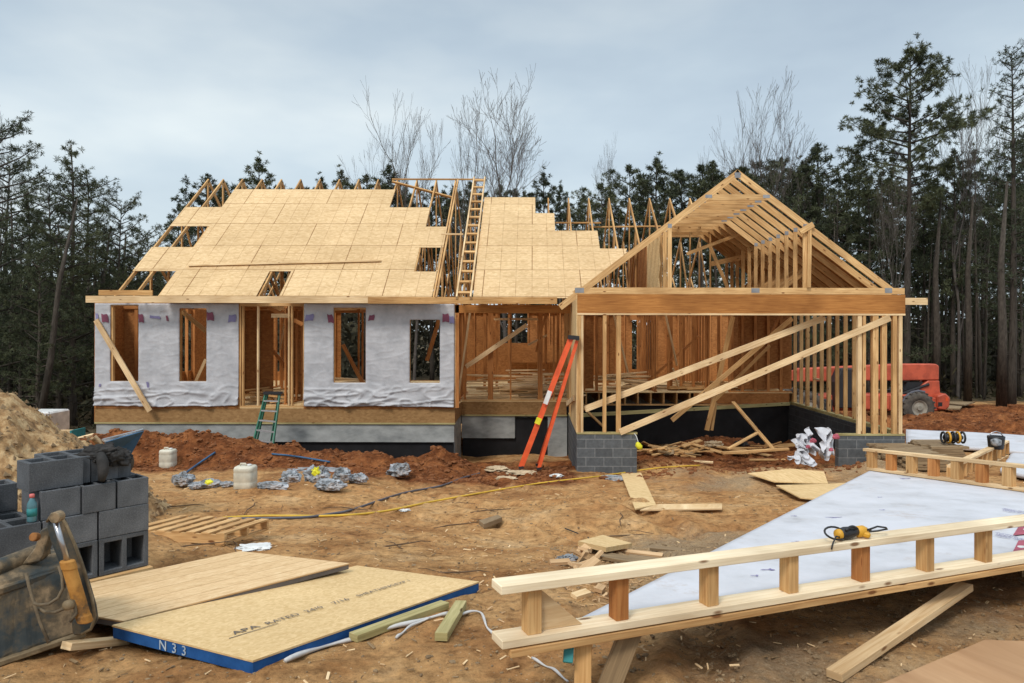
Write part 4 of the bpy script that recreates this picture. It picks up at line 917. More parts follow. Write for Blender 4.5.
# --- orange step ladder folded and leaned on the garage corner
t = thing('orange_ladder', 'tall folded orange step ladder leaning on the left garage corner', 'ladder', (PX(528,16.3),16.3,G(PX(528,16.3),16.3)))
ca, cb_ = W(573,336,16.32), W(577,341,16.32)
for (a, b_, wd_, nm) in ((W(521,467,16.1),W(571,338,16.28),.12,'rail'),(W(521,464,16.5),W(571,337,16.4),.06,'rail'),(W(539,468,16.15),W(577,341,16.3),.075,'rear_leg'),(W(538,464,16.5),W(577,340,16.42),.05,'rear_leg')):
    part(nm, MB().beam(a,b_,.035,wd_,(1,0,.4)), M['orange'], t)
    part('foot', MB().beam(a-V((.05,0,.02)),a+V((.06,0,.0)),.07,.05), M['black'], t)
for k in range(9):
    f = .08+k*.1; part('step', MB().beam(W(521,467,16.1).lerp(W(571,338,16.28),f),W(521,464,16.5).lerp(W(571,337,16.4),f),.07,.03), M['alu'], t)
part('top_cap', MB().beam(W(568,337,16.34),W(579,338,16.34),.28,.09), M['black'], t)
part('warning_label', MB().beam(W(545.2,404,16.085),W(550,391,16.09),.012,.10,(1,0,.4)), M['white'], t); part('warning_label', MB().beam(W(537,424,16.08),W(539.5,418,16.08),.012,.12,(1,0,.4)), M['yellow_lime'], t)
# --- cinder blocks
BL, BW_, BH_, CH = .384, .25, .225, .30
def block_mesh(h, name='cinder_block'):
    xs = [0,.035,BL/2-.017,BL/2+.017,BL-.035,BL]; ys = [0,.034,BW_-.034,BW_]
    return MB().cells(xs, ys, lambda i,j: not (j == 1 and i in (1,3)), lambda u,v,w_: V((u,v,w_)), h, 0).mesh(name, M['cinder'])
def cored_mesh():
    xs = [0,.038,BL/2-.019,BL/2+.019,BL-.038,BL]; zs_ = [0,.036,CH-.036,CH]
    return MB().cells(xs, zs_, lambda i,j: not (j == 1 and i in (1,3)), lambda u,v,w_: V((u,w_,v)), 0, BW_).mesh('cinder_block', M['cinder'])
bm_ = block_mesh(BH_-.003); bc_ = cored_mesh(); th = math.radians(50)
ue = V((math.cos(th), math.sin(th), 0)); ve = V((-math.sin(th), math.cos(th), 0))
end = W(150.5,329,6.3); O = V((end.x, end.y, 0))-ue*(3*(BL+.012)); O.z = Z(-2.015)
GBK = 'grey cinder blocks stacked on a pallet'
def lz(lev): return 0 if lev == 0 else CH+.003+(lev-1)*BH_
def block(u, v, lev, label, cored=0, dth=0, sx=1.0, sy=1.0):
    o = link(bpy.data.objects.new('cinder_block', bc_ if cored else bm_)); p = O+ue*u*(BL+.012)+ve*v*(BW_+.008)+V((0,0,lz(lev)))
    o.matrix_world = Matrix.Translation(p)@Matrix.Rotation(th+dth,4,'Z')@Matrix.Diagonal((sx,sy,1.33 if (lev == 0 and not cored) else 1,1))
    bev(o, .005, 2); return tag(o, label, 'cinder block', GBK)
block(0,0,0,'grey block in the bottom course nearest the machine bucket'); block(1,0,0,'bottom course block on its side with two open cores, middle column',1); block(2,0,0,'bottom course block on its side with two open cores, right end above the pallet',1)
block(0,0,1,'second course block with the drink bottle standing on it',dth=.01); block(1,.01,1,'second course block above the middle open-core block',dth=.012); block(2,0,1,'second course block above the right open-core block',dth=-.01)
block(-1,.02,1,'second course block cut by the left edge of the photo'); block(-1,.02,0,'bottom course block hidden behind the machine bucket at the left edge')
block(.98,.08,2,'third course block directly under the highest block',dth=.02,sx=.72); block(1.70,0,2,'left one of the two short blocks in the third course at the right',sx=.63); block(2.35,.02,2,'right one of the two short blocks in the third course at the right end',sx=.64,dth=-.01)
block(.80,.22,3,'highest block lying across the top of the stack front',dth=.05)
for u in (0,1,2):
    for lev in (0,1): block(u,1.03,lev,['nearest','middle','far'][u]+' block in the back row, '+['bottom','second'][lev]+' course of the stack')
block(-.55,1.2,2,'block at the far left of the third course behind the bottle',dth=.02); block(1.0,1.06,2,'middle block in the back row, third course of the stack'); block(2.0,1.06,2,'far block in the back row, third course of the stack')
block(.0,2.2,1,'third row block at the left back of the stack'); block(.0,2.2,2,'third row block on top at the left back of the stack')
for k, (u, nm) in enumerate(((1.74,'first'),(2.02,'second'),(2.30,'third'),(2.56,'fourth'))):
    o = link(bpy.data.objects.new('cinder_block', bm_)); p = O+ue*u*BL+ve*(.50*BW_)+V((0,0,lz(3)))
    o.matrix_world = Matrix.Translation(p+ue*.0)@Matrix.Rotation(th,4,'Z')@Matrix.Diagonal((.26,1.0,.97,1))
    bev(o,.003); tag(o, nm+' thin block from the left in the row under the dark jacket', 'cinder block', GBK)
block(1.25,1.15,3,'block lying behind the highest block on top of the stack',dth=.02)
# --- pallets
def pallet_parts(root, Lx, Ly, n=7, mat='stud'):
    H_ = .13
    for y in (.0, Ly/2-.02, Ly-.04): part('stringer', MB().box(0,Lx,y,y+.04,.018,H_-.018), M[mat], root, local=True)
    for i in range(n): w_ = .095; x = i*(Lx-w_)/(n-1); part('slat', MB().box(x,x+w_,-.003,Ly+.003,H_-.018,H_), M[mat], root, local=True)
    for i in range(3): x = i*(Lx-.1)/2; part('bottom_slat', MB().box(x,x+.1,-.003,Ly+.003,0,.018), M[mat], root, local=True)
pp = O+V((0,0,-.135))-ue*.03-ve*.06
t = thing('pallet', 'wooden pallet carrying the stack of grey cinder blocks', 'pallet', pp, rz=th)
for x in (0,.38,.78,1.14): part('block_foot', MB().box(x,x+.09,0,.5,0,.085), M['stud'], t, local=True)
for y in (0,.16,.32,.46): part('slat', MB().box(0,1.22,y,y+.1,.086,.13), M['stud'], t, local=True)
c1 = W(224,547,7.75); an = math.radians(-9)
t = thing('pallet', 'empty wooden pallet lying flat on the dirt behind the block stack', 'pallet', (c1.x-1.13*math.cos(an), c1.y-1.13*math.sin(an), c1.z+.01), rz=an)
pallet_parts(t, 1.13, .92)
t.rotation_euler = (math.radians(-5), 0, an)
# bottle on the blocks
bp = O+ue*.335+ve*.05+V((0,0,lz(2)))
t = thing('drink_bottle', 'small blue-green drink bottle with pink cap standing on a grey block', 'bottle', bp)
part('bottle_body', MB().lathe(bp,[(.028,0),(.034,.01),(.033,.05),(.030,.08),(.034,.11),(.033,.14),(.016,.175),(.014,.185)],18), M['bottle'], t, smooth=True)
part('paper_label', MB().lathe(bp+V((0,0,.045)),[(.0345,0),(.0345,.06)],18), M['teal'], t, smooth=True)
part('cap', MB().lathe(bp+V((0,0,.186)),[(.018,0),(.018,.025),(.012,.028)],14), M['cap'], t, smooth=True)
# jacket over the blocks
jc = O+ue*(2.25*BL)+ve*.18+V((0,0,lz(3)))
jm = MB().blob(jc+V((-.02,0,.20)), (.15,.12,.085), 3, .38, 44, .4, 1.3, .10); jm2 = MB().blob(jc+V((.11,.05,.16)), (.10,.09,.09), 5, .38, 34, 0, 1.4, .10)
t = thing('dark_jacket', 'dark grey jacket crumpled over the top of the block stack', 'jacket', jc)
part('jacket_body', jm, M['cloth'], t, smooth=True); part('sleeve', jm2, M['cloth'], t, smooth=True)
part('sleeve', MB().tube([jc+V((.03,-.05,.21)),jc+V((.09,-.12,.16)),jc+V((.11,-.15,.09)),jc+V((.10,-.16,.02))],[.04,.045,.04,.025],10), M['cloth'], t, smooth=True)
# wheelbarrow behind
wb = W(118,462,9.6); t = thing('wheelbarrow', 'blue wheelbarrow with worn pale tray behind the block stack', 'wheelbarrow', wb)
def T(a,b_,Y): return W(a,b_,Y)
tr = MB(); ou_ = [T(103,440,9.9),T(139,431,9.9),T(143,430,9.3),T(106,441,9.1)]; lo_ = [T(112,452,9.75),T(130,450,9.75),T(131,452,9.4),T(113,453,9.35)]
tr.add(ou_+lo_, [(0,4,5,1),(1,5,6,2),(2,6,7,3),(3,7,4,0),(4,7,6,5)])
o = part('tray', tr, M['blue'], t); so_ = o.modifiers.new('thick','SOLIDIFY'); so_.thickness = .02
part('tray_rim', MB().tube(ou_+[ou_[0]], .018, 8), M['alu'], t, smooth=True)
part('handle', MB().tube([T(108,454,9.2),T(97,443,9.0),T(92,438,8.9)], .02, 8), M['old'], t); part('handle', MB().tube([T(108,452,9.8),T(99,440,9.8),T(95,436,9.8)], .02, 8), M['old'], t)
part('leg', MB().tube([T(116,452,9.3),T(113,462,9.3),T(122,462,9.3),T(122,452,9.3)], .014, 6), M['black'], t); part('leg', MB().tube([T(116,452,9.8),T(113,460,9.8),T(122,460,9.8),T(122,452,9.8)], .014, 6), M['black'], t)
part('wheel', MB().lathe(T(120,462,9.9),[(.06,-.05),(.17,-.04),(.19,0),(.17,.04),(.06,.05)],20,(0,1,0)), M['rubber'], t, smooth=True)
# --- gravel and soil heap at left
gh = MB(); n = 90; cx, cy = -7.6, 9.6; Hh = 2.05
vs = []; 
for i in range(n+1):
    for j in range(n+1):
        x = cx+(i/n-.5)*6.4; y = cy+(j/n-.5)*5.6; r = math.hypot((x-cx)/2.65,(y-cy)/2.3); z = Hh*max(-.06,(1-r**1.15))
        if r < 1.05: z += .16*mn.noise(V((x*2.1,y*2.1,0)))+.09*mn.noise(V((x*6,y*6,3)))+.06*mn.noise(V((x*15,y*15,6)))
        vs.append((x,y,G(cx,cy)*.5+G(x,y)*.5+z-.05 if r < 1.05 else G(x,y)-.15))
gh.add(vs, [(i*(n+1)+j,(i+1)*(n+1)+j,(i+1)*(n+1)+j+1,i*(n+1)+j+1) for i in range(n) for j in range(n)])
M['heap'] = noisy('heap soil', [(.30,(.12,.065,.03)),(.48,(.34,.20,.09)),(.6,(.52,.36,.19)),(.75,(.42,.26,.13))], scale=7, detail=10, bump=1.0, dist=.05)
gho = link(bpy.data.objects.new('gravel_heap', gh.mesh('gravel_heap', M['heap'], (cx,cy,G(cx,cy)), True))); gho.location = (cx,cy,G(cx,cy)); tag(gho, 'heap of tan gravel and soil behind the block stack', 'gravel heap', kind='stuff')
# IBC tote and lumber behind the heap
tb = W(40,436,20); t = thing('liquid_tote', 'white plastic tank in a metal cage behind the gravel heap', 'tank', tb)
part('tank', MB().box(tb.x-.62,tb.x+.26,20,20.9,tb.z+.05,tb.z+.64), M['white'], t, bevel=.04)
cg = MB()
for i in range(5):
    x = tb.x-.62+i*.22; cg.tube([(x,19.97,tb.z),(x,19.97,tb.z+.66)],.012,6)
for i in range(3): cg.tube([(tb.x-.64,19.96,tb.z+.06+i*.28),(tb.x+.28,19.96,tb.z+.06+i*.28)],.012,6)
part('cage', cg, M['steel'], t)
m = MB()
for i in range(3):
    for k in range(3): a = W(50,438-i*3.2,17.5+k*.16); b_ = W(72,438-i*3.2,17.5+k*.16); m.beam(a,b_,.14,.075)
t = thing('lumber_stack', 'stack of pale lumber with teal painted ends behind the gravel heap', 'lumber stack', W(60,440,17.5)); part('boards', m, M['pale'], t)
part('painted_end', MB().box(W(72.3,440,17.5).x,W(74,440,17.5).x,17.4,17.95,W(72,441,17.5).z,W(72,430,17.5).z), M['teal'], t)
boardthing('loose_board', W(73,440,16.4), W(94,434.5,16.7), .14, .05, 'pale', 'single pale board leaning out of the clay beside the left foundation corner')
# --- machine bucket in the corner
M['rust'] = noisy('rust', [(.3,(.16,.06,.02)),(.7,(.40,.18,.06))], scale=20); M['hose_dirty'] = noisy('dirty hose', [(.3,(.07,.055,.04)),(.7,(.24,.18,.11))], scale=12)
t = thing('excavator_bucket', 'muddy steel machine bucket with ochre hydraulic cylinder in the lower left corner', 'machine bucket', W(40,650,4.5))
BLp, BRp = W(-60,682,4.2), W(84,633,4.72); e = (BRp-BLp); e.z = 0; Ln = e.length; e.normalize(); bk = V((-e.y,e.x,0)); 
prof = [(0,0),(.0,.03),(.03,.12),(.07,.25),(.10,.36),(.13,.43),(.24,.49),(.45,.47),(.62,.34),(.68,.15),(.60,.0),(.3,-.01)]
mb = MB(); n = len(prof); seg = 26; vs = []
for i in range(seg+1):
    p = BLp.lerp(BRp, i/seg)
    for k,(d,h) in enumerate(prof): q = .010*mn.noise(V((i*.5,k*.7,2))); vs.append(p+bk*(d+q)+V((0,0,h+q)))
fs = [(i*n+k,i*n+(k+1)%n,(i+1)*n+(k+1)%n,(i+1)*n+k) for i in range(seg) for k in range(n)]+[tuple(range(n)),tuple(seg*n+k for k in range(n))[::-1]]
part('shell', mb.add(vs,fs), M['bucket'], t, bevel=.006)
part('cutting_edge', MB().beam(BLp+V((0,0,.0))-bk*.012, BRp-bk*.012, .05,.035), M['bucket_lip'], t, bevel=.006)
part('stiffener', MB().beam(BLp+V((0,0,.385))+bk*.075, BRp+V((-.12,-.02,.385))+bk*.075, .05,.05), M['bucket'], t, bevel=.01)
part('top_tube', MB().tube([BLp+V((0,0,.47))+bk*.16, BRp+V((-.2,0,.50))+bk*.16], .055, 14), M['bucket'], t, smooth=True)
sp_ = [(46,526),(49,515),(58,513),(64,520),(72,538),(80,558),(88,582),(95,606),(97,620),(90,632),(80,636),(72,636),(70,612),(64,585),(58,562),(50,542)]
part('side_plate', MB().prism([W(a,b_,4.62) for a,b_ in sp_], V((-.005,.035,0))), M['bucket'], t, bevel=.012)
ip_ = [(88,633),(94,620),(90,596),(80,565),(70,540),(60,520),(58,525),(66,548),(76,575),(84,600),(87,618),(82,628)]
part('plate_edge', MB().tube([W(a,b_,4.61) for a,b_ in [(47,522),(52,514),(59,514),(66,524),(75,545),(84,570),(92,598),(95,616),(91,629),(82,634)]], .009, 8), M['bucket_lip'], t, smooth=True)
part('cylinder_barrel', MB().lathe(W(67,560,4.50),[(.02,0),(.042,.005),(.044,.05),(.040,.06),(.040,.34),(.044,.35),(.044,.39),(.02,.40)],22,(W(85,621,4.50)-W(67,560,4.50))), M['ochre'], t, bevel=.003)
part('cylinder_rod', MB().tube([W(55,520,4.5),W(67.5,562,4.5)], .016, 12), M['steel'], t, smooth=True)
part('rod_eye', MB().lathe(W(54,518,4.46),[(.014,.0),(.034,.0),(.034,.06),(.014,.06)],16,(0,1,0)), M['bucket'], t, bevel=.004)
for pts in ([(26,573),(29,586),(34,603),(40,622),(49,643)],[(59,566),(62,576),(63,588),(58,598),(49,604),(38,605),(33,603)],[(34,606),(45,612),(56,612),(66,608),(71,606)],[(62,583),(70,590),(75,600),(76,614),(70,622)]):
    part('hydraulic_hose', MB().tube([W(a,b_,4.50-.015*i) for i,(a,b_) in enumerate(pts)], .0095, 8), M['hose_dirty'], t, smooth=True)
part('pivot_pin', MB().lathe(W(37,537,4.60),[(.012,0),(.026,.0),(.026,.04),(.012,.04)],16,(0,-1,.3)), M['rust'], t, bevel=.003)
part('pivot_pin', MB().lathe(W(72,604,4.47),[(.012,0),(.03,.01),(.03,.05),(.012,.06)],14,(0,-1,.2)), M['bucket_lip'], t, smooth=True)
part('mount_arm', MB().prism([W(a,b_,4.66) for a,b_ in [(20,566),(34,548),(40,530),(46,527),(50,536),(44,556),(40,562)]], (0,.06,0)), M['bucket'], t, bevel=.01)
boardthing('lumber_offcut', W(66,646,4.55), W(128,640,4.95), .09, .045, 'pale', 'short pale offcut on the ground between bucket and blue-edged sheets', 'offcut')
# --- strand board stacks
def grooved():
    m, nt, b = newmat('grooved plywood', .8, .2); uv = N(nt, 'ShaderNodeUVMap'); mp = N(nt, 'ShaderNodeMapping'); mp.inputs['Scale'].default_value = (3.0,12,1); L(nt, uv, 0, mp, 0)
    n1 = N(nt, 'ShaderNodeTexNoise', Scale=2.2, Detail=9, Roughness=.75, Distortion=.9); L(nt, mp, 0, n1, 'Vector'); r = ramp(nt, [(.28,(.50,.31,.15)),(.5,(.70,.48,.26)),(.7,(.80,.60,.36))]); L(nt, n1, 0, r, 0)
    br = N(nt, 'ShaderNodeTexBrick', Scale=1.0); br.inputs['Brick Width'].default_value = 9; br.inputs['Row Height'].default_value = .2035; br.inputs['Mortar Size'].default_value = .006
    br.inputs['Color1'].default_value = (1,1,1,1); br.inputs['Color2'].default_value = (.93,.91,.88,1); br.inputs['Mortar'].default_value = (.66,.57,.48,1); L(nt, uv, 0, br, 'Vector')
    nt.links.new(mixc(nt, 1.0, r.outputs[0], br.outputs[0], 'MULTIPLY'), b.inputs['Base Color']); bumpn(nt, b, br.outputs['Fac'], -.4, .006); return m
M['grooved'] = grooved()
def sheets(name, cs, thick, side, label, top='osb_pale'):
    t = thing(name, label, 'sheet stack', (sum(c.x for c in cs)/4, sum(c.y for c in cs)/4, min(c.z for c in cs)-thick))
    part('top_sheet', MB().add([c-V((0,0,.012)) for c in cs]+list(cs), [(3,2,1,0),(4,5,6,7),(0,1,5,4),(1,2,6,5),(2,3,7,6),(3,0,4,7)],
         [[(0,0)]*4, [(0,0),(2.44,0),(2.44,1.22),(0,1.22)]]+[[(0,0),(1,0),(1,.01),(0,.01)]]*4), M[top], t)
    cen = sum(cs, V((0,0,0)))/4; b2 = [c+(cen-c)*.004-V((0,0,.0125)) for c in cs]
    part('sheets_below', MB().prism([b-V((0,0,thick-.0125)) for b in b2], (0,0,thick-.0125)), M[side], t, bevel=.002)
    return t
N_, L_, R_, FL_ = W(252.7,660.5,4.32), W(112,625,4.84), W(479.5,581.5,6.12), W(357,565.5,6.6)
st1 = sheets('sheet_stack', [N_,R_,FL_,L_], .085, 'bluewrap', 'stack of pale strand board sheets with blue painted edges on the ground')
A_, B_, C_ = W(240,551,6.75), W(349.5,563.2,6.35), W(124,621,4.95); D_ = A_+(C_-B_)
sheets('sheet_stack', [C_,B_,A_,D_], .05, 'ink', 'flat grooved plywood sheets behind the blue-edged stack', 'grooved')
gr_ = st1
upn = (R_-N_).cross(L_-N_).normalized(); dx_ = (R_-N_).normalized(); dy_ = upn.cross(dx_)
for s, f, g2, sz in (('APA',.12,.37,.085),('RATED',.235,.37,.07),('24/0',.385,.37,.07),('7/16',.50,.37,.07),('SHEATHING',.61,.37,.06),('EXP 1',.80,.37,.055)):
    q = N_+(R_-N_)*f+(L_-N_)*g2+upn*.0015
    text_mesh('printed_text', s, sz, M['ink'], st1, frame_mtx(q, dx_, dy_), .0004, 1.25)
part('printed_line', MB().beam(N_+(R_-N_)*.09+(L_-N_)*.345+upn*.001, N_+(R_-N_)*.26+(L_-N_)*.345+upn*.001, .006,.001), M['ink'], st1)
dl = (L_-N_).normalized(); q = L_+(N_-L_)*.36+V((0,0,-.075)); nrm = dl.cross(V((0,0,1)))
if nrm.y > 0: nrm = -nrm
for k, s in enumerate('N33'):
    text_mesh('stencil_mark', s, .085, M['stencil'], st1, frame_mtx(q+(N_-L_).normalized()*(.085*k+(.03 if k else 0))+nrm*.002, (N_-L_), (0,0,1)), .001, 1.1)
# treated timbers, straps
boardthing('treated_post', W(353,636,4.85)+V((0,0,-.01)), W(445,604.5,5.55), .085, .05, 'treated', 'green treated timber lying along the blue-edged sheet stack', 'timber')
boardthing('treated_post', W(441,637,4.82), W(461,604,5.55), .085, .055, 'treated', 'short green treated timber lying apart, pointing away from the camera', 'timber')
def strap(pts, label, w_=.02, mat='strap'):
    P = [GP(a,b_)+V((0,0,.02+.006*math.sin(i*.9))) for i,(a,b_) in enumerate(pts)]
    for _ in range(4): P = [P[0]]+[(P[i-1]+P[i]*2+P[i+1])/4 for i in range(1,len(P)-1)]+[P[-1]]
    return solo('white_strap', MB().tube(P, [w_*.62*(1+.3*math.sin(i*.8)) for i in range(len(P))], 6), M[mat], label, 'strapping', smooth=True)
def crv(pts, k=5):
    out = []; n = len(pts)
    for i in range(n-1):
        p0 = pts[max(0,i-1)]; p1 = pts[i]; p2 = pts[i+1]; p3 = pts[min(n-1,i+2)]
        for j in range(k):
            t_ = j/k; out.append(tuple(.5*((2*p1[a])+(-p0[a]+p2[a])*t_+(2*p0[a]-5*p1[a]+4*p2[a]-p3[a])*t_*t_+(-p0[a]+3*p1[a]-3*p2[a]+p3[a])*t_**3) for a in range(2)))
    return out+[pts[-1]]
strap(crv([(285,664),(320,650),(360,641),(385,632),(425,622),(448,616)]), 'white plastic strapping trailing along the blue-edged stack', .022)
strap(crv([(396,641),(402,636),(412,628),(430,621)]), 'short torn end of white strapping by the treated timber', .014)
strap(crv([(462,617),(478,613),(484,621),(488,633),(500,640)]), 'white strapping curling right from the short treated timber', .014)
strap(crv([(532,661),(545,669),(556,674),(568,686)]), 'white strapping at the bottom edge under the panel corner', .012)
# ================================================================ RIGHT FOREGROUND PANEL
p0 = V((-.19,3.68)); us_ = V((.555,.255)); ul = us_.length; ud = us_.normalized()
def fp(k, off=0, z=0):       # point along the front ladder frame, k in stud spacings
    q = V((.503,4.0))+us_*k+V((-ud.y,ud.x))*off; return V((q.x,q.y,Z(-1.625-.016*k)+z))
t = thing('wall_panel', 'large framed panel wrapped in white sheet, propped off the ground at lower right', 'framed panel', fp(2,0,-.1))
KE = 9
part('bottom_plate', MB().beam(fp(-1.17,.07,.022), fp(KE,.07,.022), .145,.042), M['white_pine'], t, bevel=.003)
part('lower_plate', MB().beam(fp(-1.10,.055,-.026), fp(KE,.055,-.026), .13,.040), M['stud'], t, bevel=.003)
part('top_plate', MB().beam(fp(-1.19,.05,.302), fp(KE,.05,.302), .13,.046), M['white_pine'], t, bevel=.004)
for k in range(-1, KE):
    kk = k if k >= 0 else -.86
    part('cripple_stud', MB().beam(fp(kk,.06,.0435), fp(kk,.06,.2785), .085,.078, (ud.x,ud.y,0)), M['red_stud'] if k % 3 == 0 else M['stud'], t, bevel=.002)
part('gusset', MB().prism([fp(-.80,.05,.044),fp(-.80,.05,.27),fp(-.38,.05,.046)], V((-ud.y,ud.x,0))*.04), M['pale'], t)
# far ladder frame running back to the garage
b0 = W(872,470,12.1); b1 = W(1009,489,9.9); bd = b1-b0
def bp_(k, z=0, off=0):
    d = bd.normalized(); s = V((-d.y,d.x,0)).normalized(); return b0+bd*(k/6)+V((0,0,z))+s*off
part('far_bottom_plate', MB().beam(bp_(-.15,.02), bp_(11,.02), .12,.04), M['pale'], t, bevel=.003)
part('far_top_plate', MB().beam(bp_(-.35,.325), bp_(11,.325), .12,.045), M['pale'], t, bevel=.003)
for k in range(0, 11): part('far_cripple_stud', MB().beam(bp_(k,.041), bp_(k,.301), .10,.13,(bd.x,bd.y,0)), M['red_stud'] if k % 2 else M['stud'], t)
# wrapped sheet
cA, cB, cC, cD = bp_(-.1,.0), fp(-.55,.16,-.004), fp(KE,.16,-.004), bp_(11,-.0)
sh = MB(); n = 70; vs = []
for i in range(n+1):
    for j in range(n+1):
        u = i/n; v = j/n; p = (cA*(1-u)+cD*u)*(1-v)+(cB*(1-u)+cC*u)*v
        ed = min(u,1-u,v,1-v); w_ = .016*mn.noise(V((p.x*1.1,p.y*1.1,0)))+.012*mn.noise(V((p.x*3.1+p.y,p.y*1.2,5)))+.012*max(0,1-5*abs(mn.noise(V((p.x*.9-p.y*.5,p.y*.8,2)))))**2
        vs.append(p+V((0,0,-.012+w_*min(1,ed*8)-.03*math.sin(math.pi*v)*0)))
sh.add(vs, [(i*(n+1)+j,(i+1)*(n+1)+j,(i+1)*(n+1)+j+1,i*(n+1)+j+1) for i in range(n) for j in range(n)])
o = part('wrap_sheet', sh, M['wrap'], t, smooth=True); so_ = o.modifiers.new('t','SOLIDIFY'); so_.thickness = .006; so_.offset = 1
def onsheet(u, v, z=.007):
    p = (cA*(1-u)+cD*u)*(1-v)+(cB*(1-u)+cC*u)*v; w_ = .016*mn.noise(V((p.x*1.1,p.y*1.1,0)))+.009*mn.noise(V((p.x*3.1+p.y,p.y*1.2,5)))
    return p+V((0,0,-.012+w_*min(1,min(u,1-u,v,1-v)*8)+z))
def sheet_at(px, py):
    best = None
    for i in range(1,100):
        for j in range(1,100):
            p = onsheet(i/100,j/100); dd = (532+F*p.x/p.y-px)**2+(329-F*(p.z-CZ)/p.y-py)**2
            if best is None or dd < best[0]: best = (dd,i/100,j/100)
    return best[1:]
def printpatch(pts, mat, name='printed_logo'):
    P = [V((0,0,0))]*0
    for a,b_ in pts: u,v = sheet_at(a,b_); P.append(onsheet(u,v,.012))
    part(name, MB().prism(P, (0,0,.0015)), M[mat], t)
for py0, py1 in ((521,535),(541,553)):
    printpatch([(1020+(py0<530)*1,py0),(1046,py0-3),(1046,py1-3),(1014,py1)], 'red_print')
for q in range(3):
    u, v = sheet_at(1013-q*2.5, 512+q*13)
    d_ = (cD-cA).normalized(); e_ = (cA-cB).normalized()
    for r_ in range(3): text_mesh('printed_text', ['WALL WRAP','INSTALL','PRINT SIDE'][(q+r_)%3], .055, M['blue_print'], t, frame_mtx(onsheet(u,v,.014)+e_*(.07*r_)-d_*.12, d_, e_), .0004)
for q,(a,b_) in enumerate(((1028,529),(1024,547))):
    u, v = sheet_at(a,b_); c_ = onsheet(u,v,.016); part('printed_mark', MB().lathe(c_,[(.045,0),(.045,.002)],16), M['white'], t)
for (a,b_,s) in ((835,517,.07),(800,541,.05),(850,531,.03),(884,509,.03),(815,545,.035),(758,574,.03),(770,571,.05),(795,515,.03),(905,478,.08),(880,497,.03)):
    u,v = sheet_at(a,b_); c_ = onsheet(u,v,.008); m = MB(); P = []
    for k in range(9): an = k/9*6.283; r = s*(.6+.5*math.sin(k*2.3+a)); P.append(c_+V((r*1.5*math.cos(an), r*.5*math.sin(an), 0)))
    m.prism(P,(0,0,.002)); part('wrap_mark', m, M['blue_print'], t)
# props under the panel
def blockprop(a, b_, Y, w_, h_, d_, label, mat='red_stud', name='wood_block'):
    c = W(a,b_,Y); g_ = G(c.x,c.y)-.01; return solo(name, MB().box(c.x-w_/2,c.x+w_/2,Y-d_/2,Y+d_/2,g_,g_+h_), M[mat], label, 'wood block', bevel=.004)
x0 = fp(-.78,.05); gz0 = G(x0.x,x0.y)
for k_, (kk, mt, w_, lb) in enumerate(((-.50,'teal',.05,'teal ended block propping the left tip of the panel'),(-.36,'truss',.09,'reddish wood block propping the left end of the panel'),(-.16,'old',.12,'dark slanted board under the left end of the panel'))):  # slanted board gets darker lumber, putting the panel's shade into its colour
    c = fp(kk,.08); g_ = G(c.x,c.y)-.02 if k_ else c.z-.14; solo('prop_block', MB().beam((c.x,c.y-.05,g_+.0),(c.x+(.18 if k_==2 else .01),c.y+(.10 if k_ == 2 else 0),c.z-.047), w_,.05,(0,1,0)), M[mt], lb, 'wood block', bevel=.003)
for kk, lb in ((7.5,'wood block under the right part of the propped panel'),):
    c = fp(kk,.6); g_ = G(c.x,c.y)-.02; solo('prop_block', MB().box(c.x-.07,c.x+.07,c.y-.2,c.y+.1,g_,c.z-.22), M['pale'], lb, 'wood block', bevel=.003)
e0 = GP(834,681); e1 = W(966,586,5.45); e1.z = min(e1.z, fp(4.2)[2]-.06)
boardthing('leaning_board', e0+V((0,0,.03)), e1, .10, .05, 'pale', 'pale board propped from the gravel up under the front edge of the panel')
gpoly('plywood_sheet', [(880,690),(985,646),(1040,646),(1060,700)], .01, .018, 'red_ply', 'brown plywood corner in the lower right of the photo', 'plywood')
# power tool on the panel
tc_ = W(842,541,4.93); base = fp(2.85,.04,.327); t2 = thing('power_drill', 'yellow and black power tool with coiled cord resting on the panel top plate', 'power tool', base)
d_ = V((ud.x,ud.y,0)); s_ = V((-ud.y,ud.x,0))
part('motor_body', MB().lathe(base-d_*.12+V((0,0,.042)),[(.02,0),(.034,.01),(.040,.05),(.036,.11),(.028,.14),(.020,.17)],16,d_), M['black'], t2, smooth=True)
part('yellow_housing', MB().lathe(base+d_*.03+V((0,0,.038)),[(.022,0),(.036,.01),(.036,.06),(.024,.085)],16,d_), M['yellow'], t2, smooth=True)
part('yellow_housing', MB().lathe(base-d_*.145+V((0,0,.040)),[(.012,0),(.033,.01),(.034,.03),(.020,.04)],16,d_), M['yellow'], t2, smooth=True)
part('grip', MB().beam(base+d_*.06+V((0,0,.03)), base+d_*.10-s_*.05+V((0,0,.018)), .045,.035), M['yellow'], t2, bevel=.01)
part('chuck', MB().tube([base+d_*.11+V((0,0,.038)),base+d_*.16+V((0,0,.036))],[.016,.008],12), M['black'], t2, smooth=True)
cd_ = [base+d_*(-.16+.01*math.cos(a*1.1)*8+.0)+s_*(.03*math.sin(a*1.1))+V((0,0,.05+.035*math.sin(a))) for a in [i*.35 for i in range(20)]]
part('cord', MB().tube(cd_, .0065, 7), M['black'], t2, smooth=True)
part('cord', MB().tube([base+d_*x_+s_*y_+V((0,0,z_)) for x_,y_,z_ in ((.09,-.03,.05),(.15,-.06,.075),(.24,-.05,.055),(.30,-.01,.03),(.26,.03,.012),(.16,.05,.01))], .006, 7), M['black'], t2, smooth=True)
part('cord', MB().tube([base+d_*x_+s_*y_+V((0,0,z_)) for x_,y_,z_ in ((-.14,-.02,.03),(-.20,-.05,.05),(-.24,-.06,.01),(-.26,-.07,-.02))], .005, 7), M['black'], t2, smooth=True)
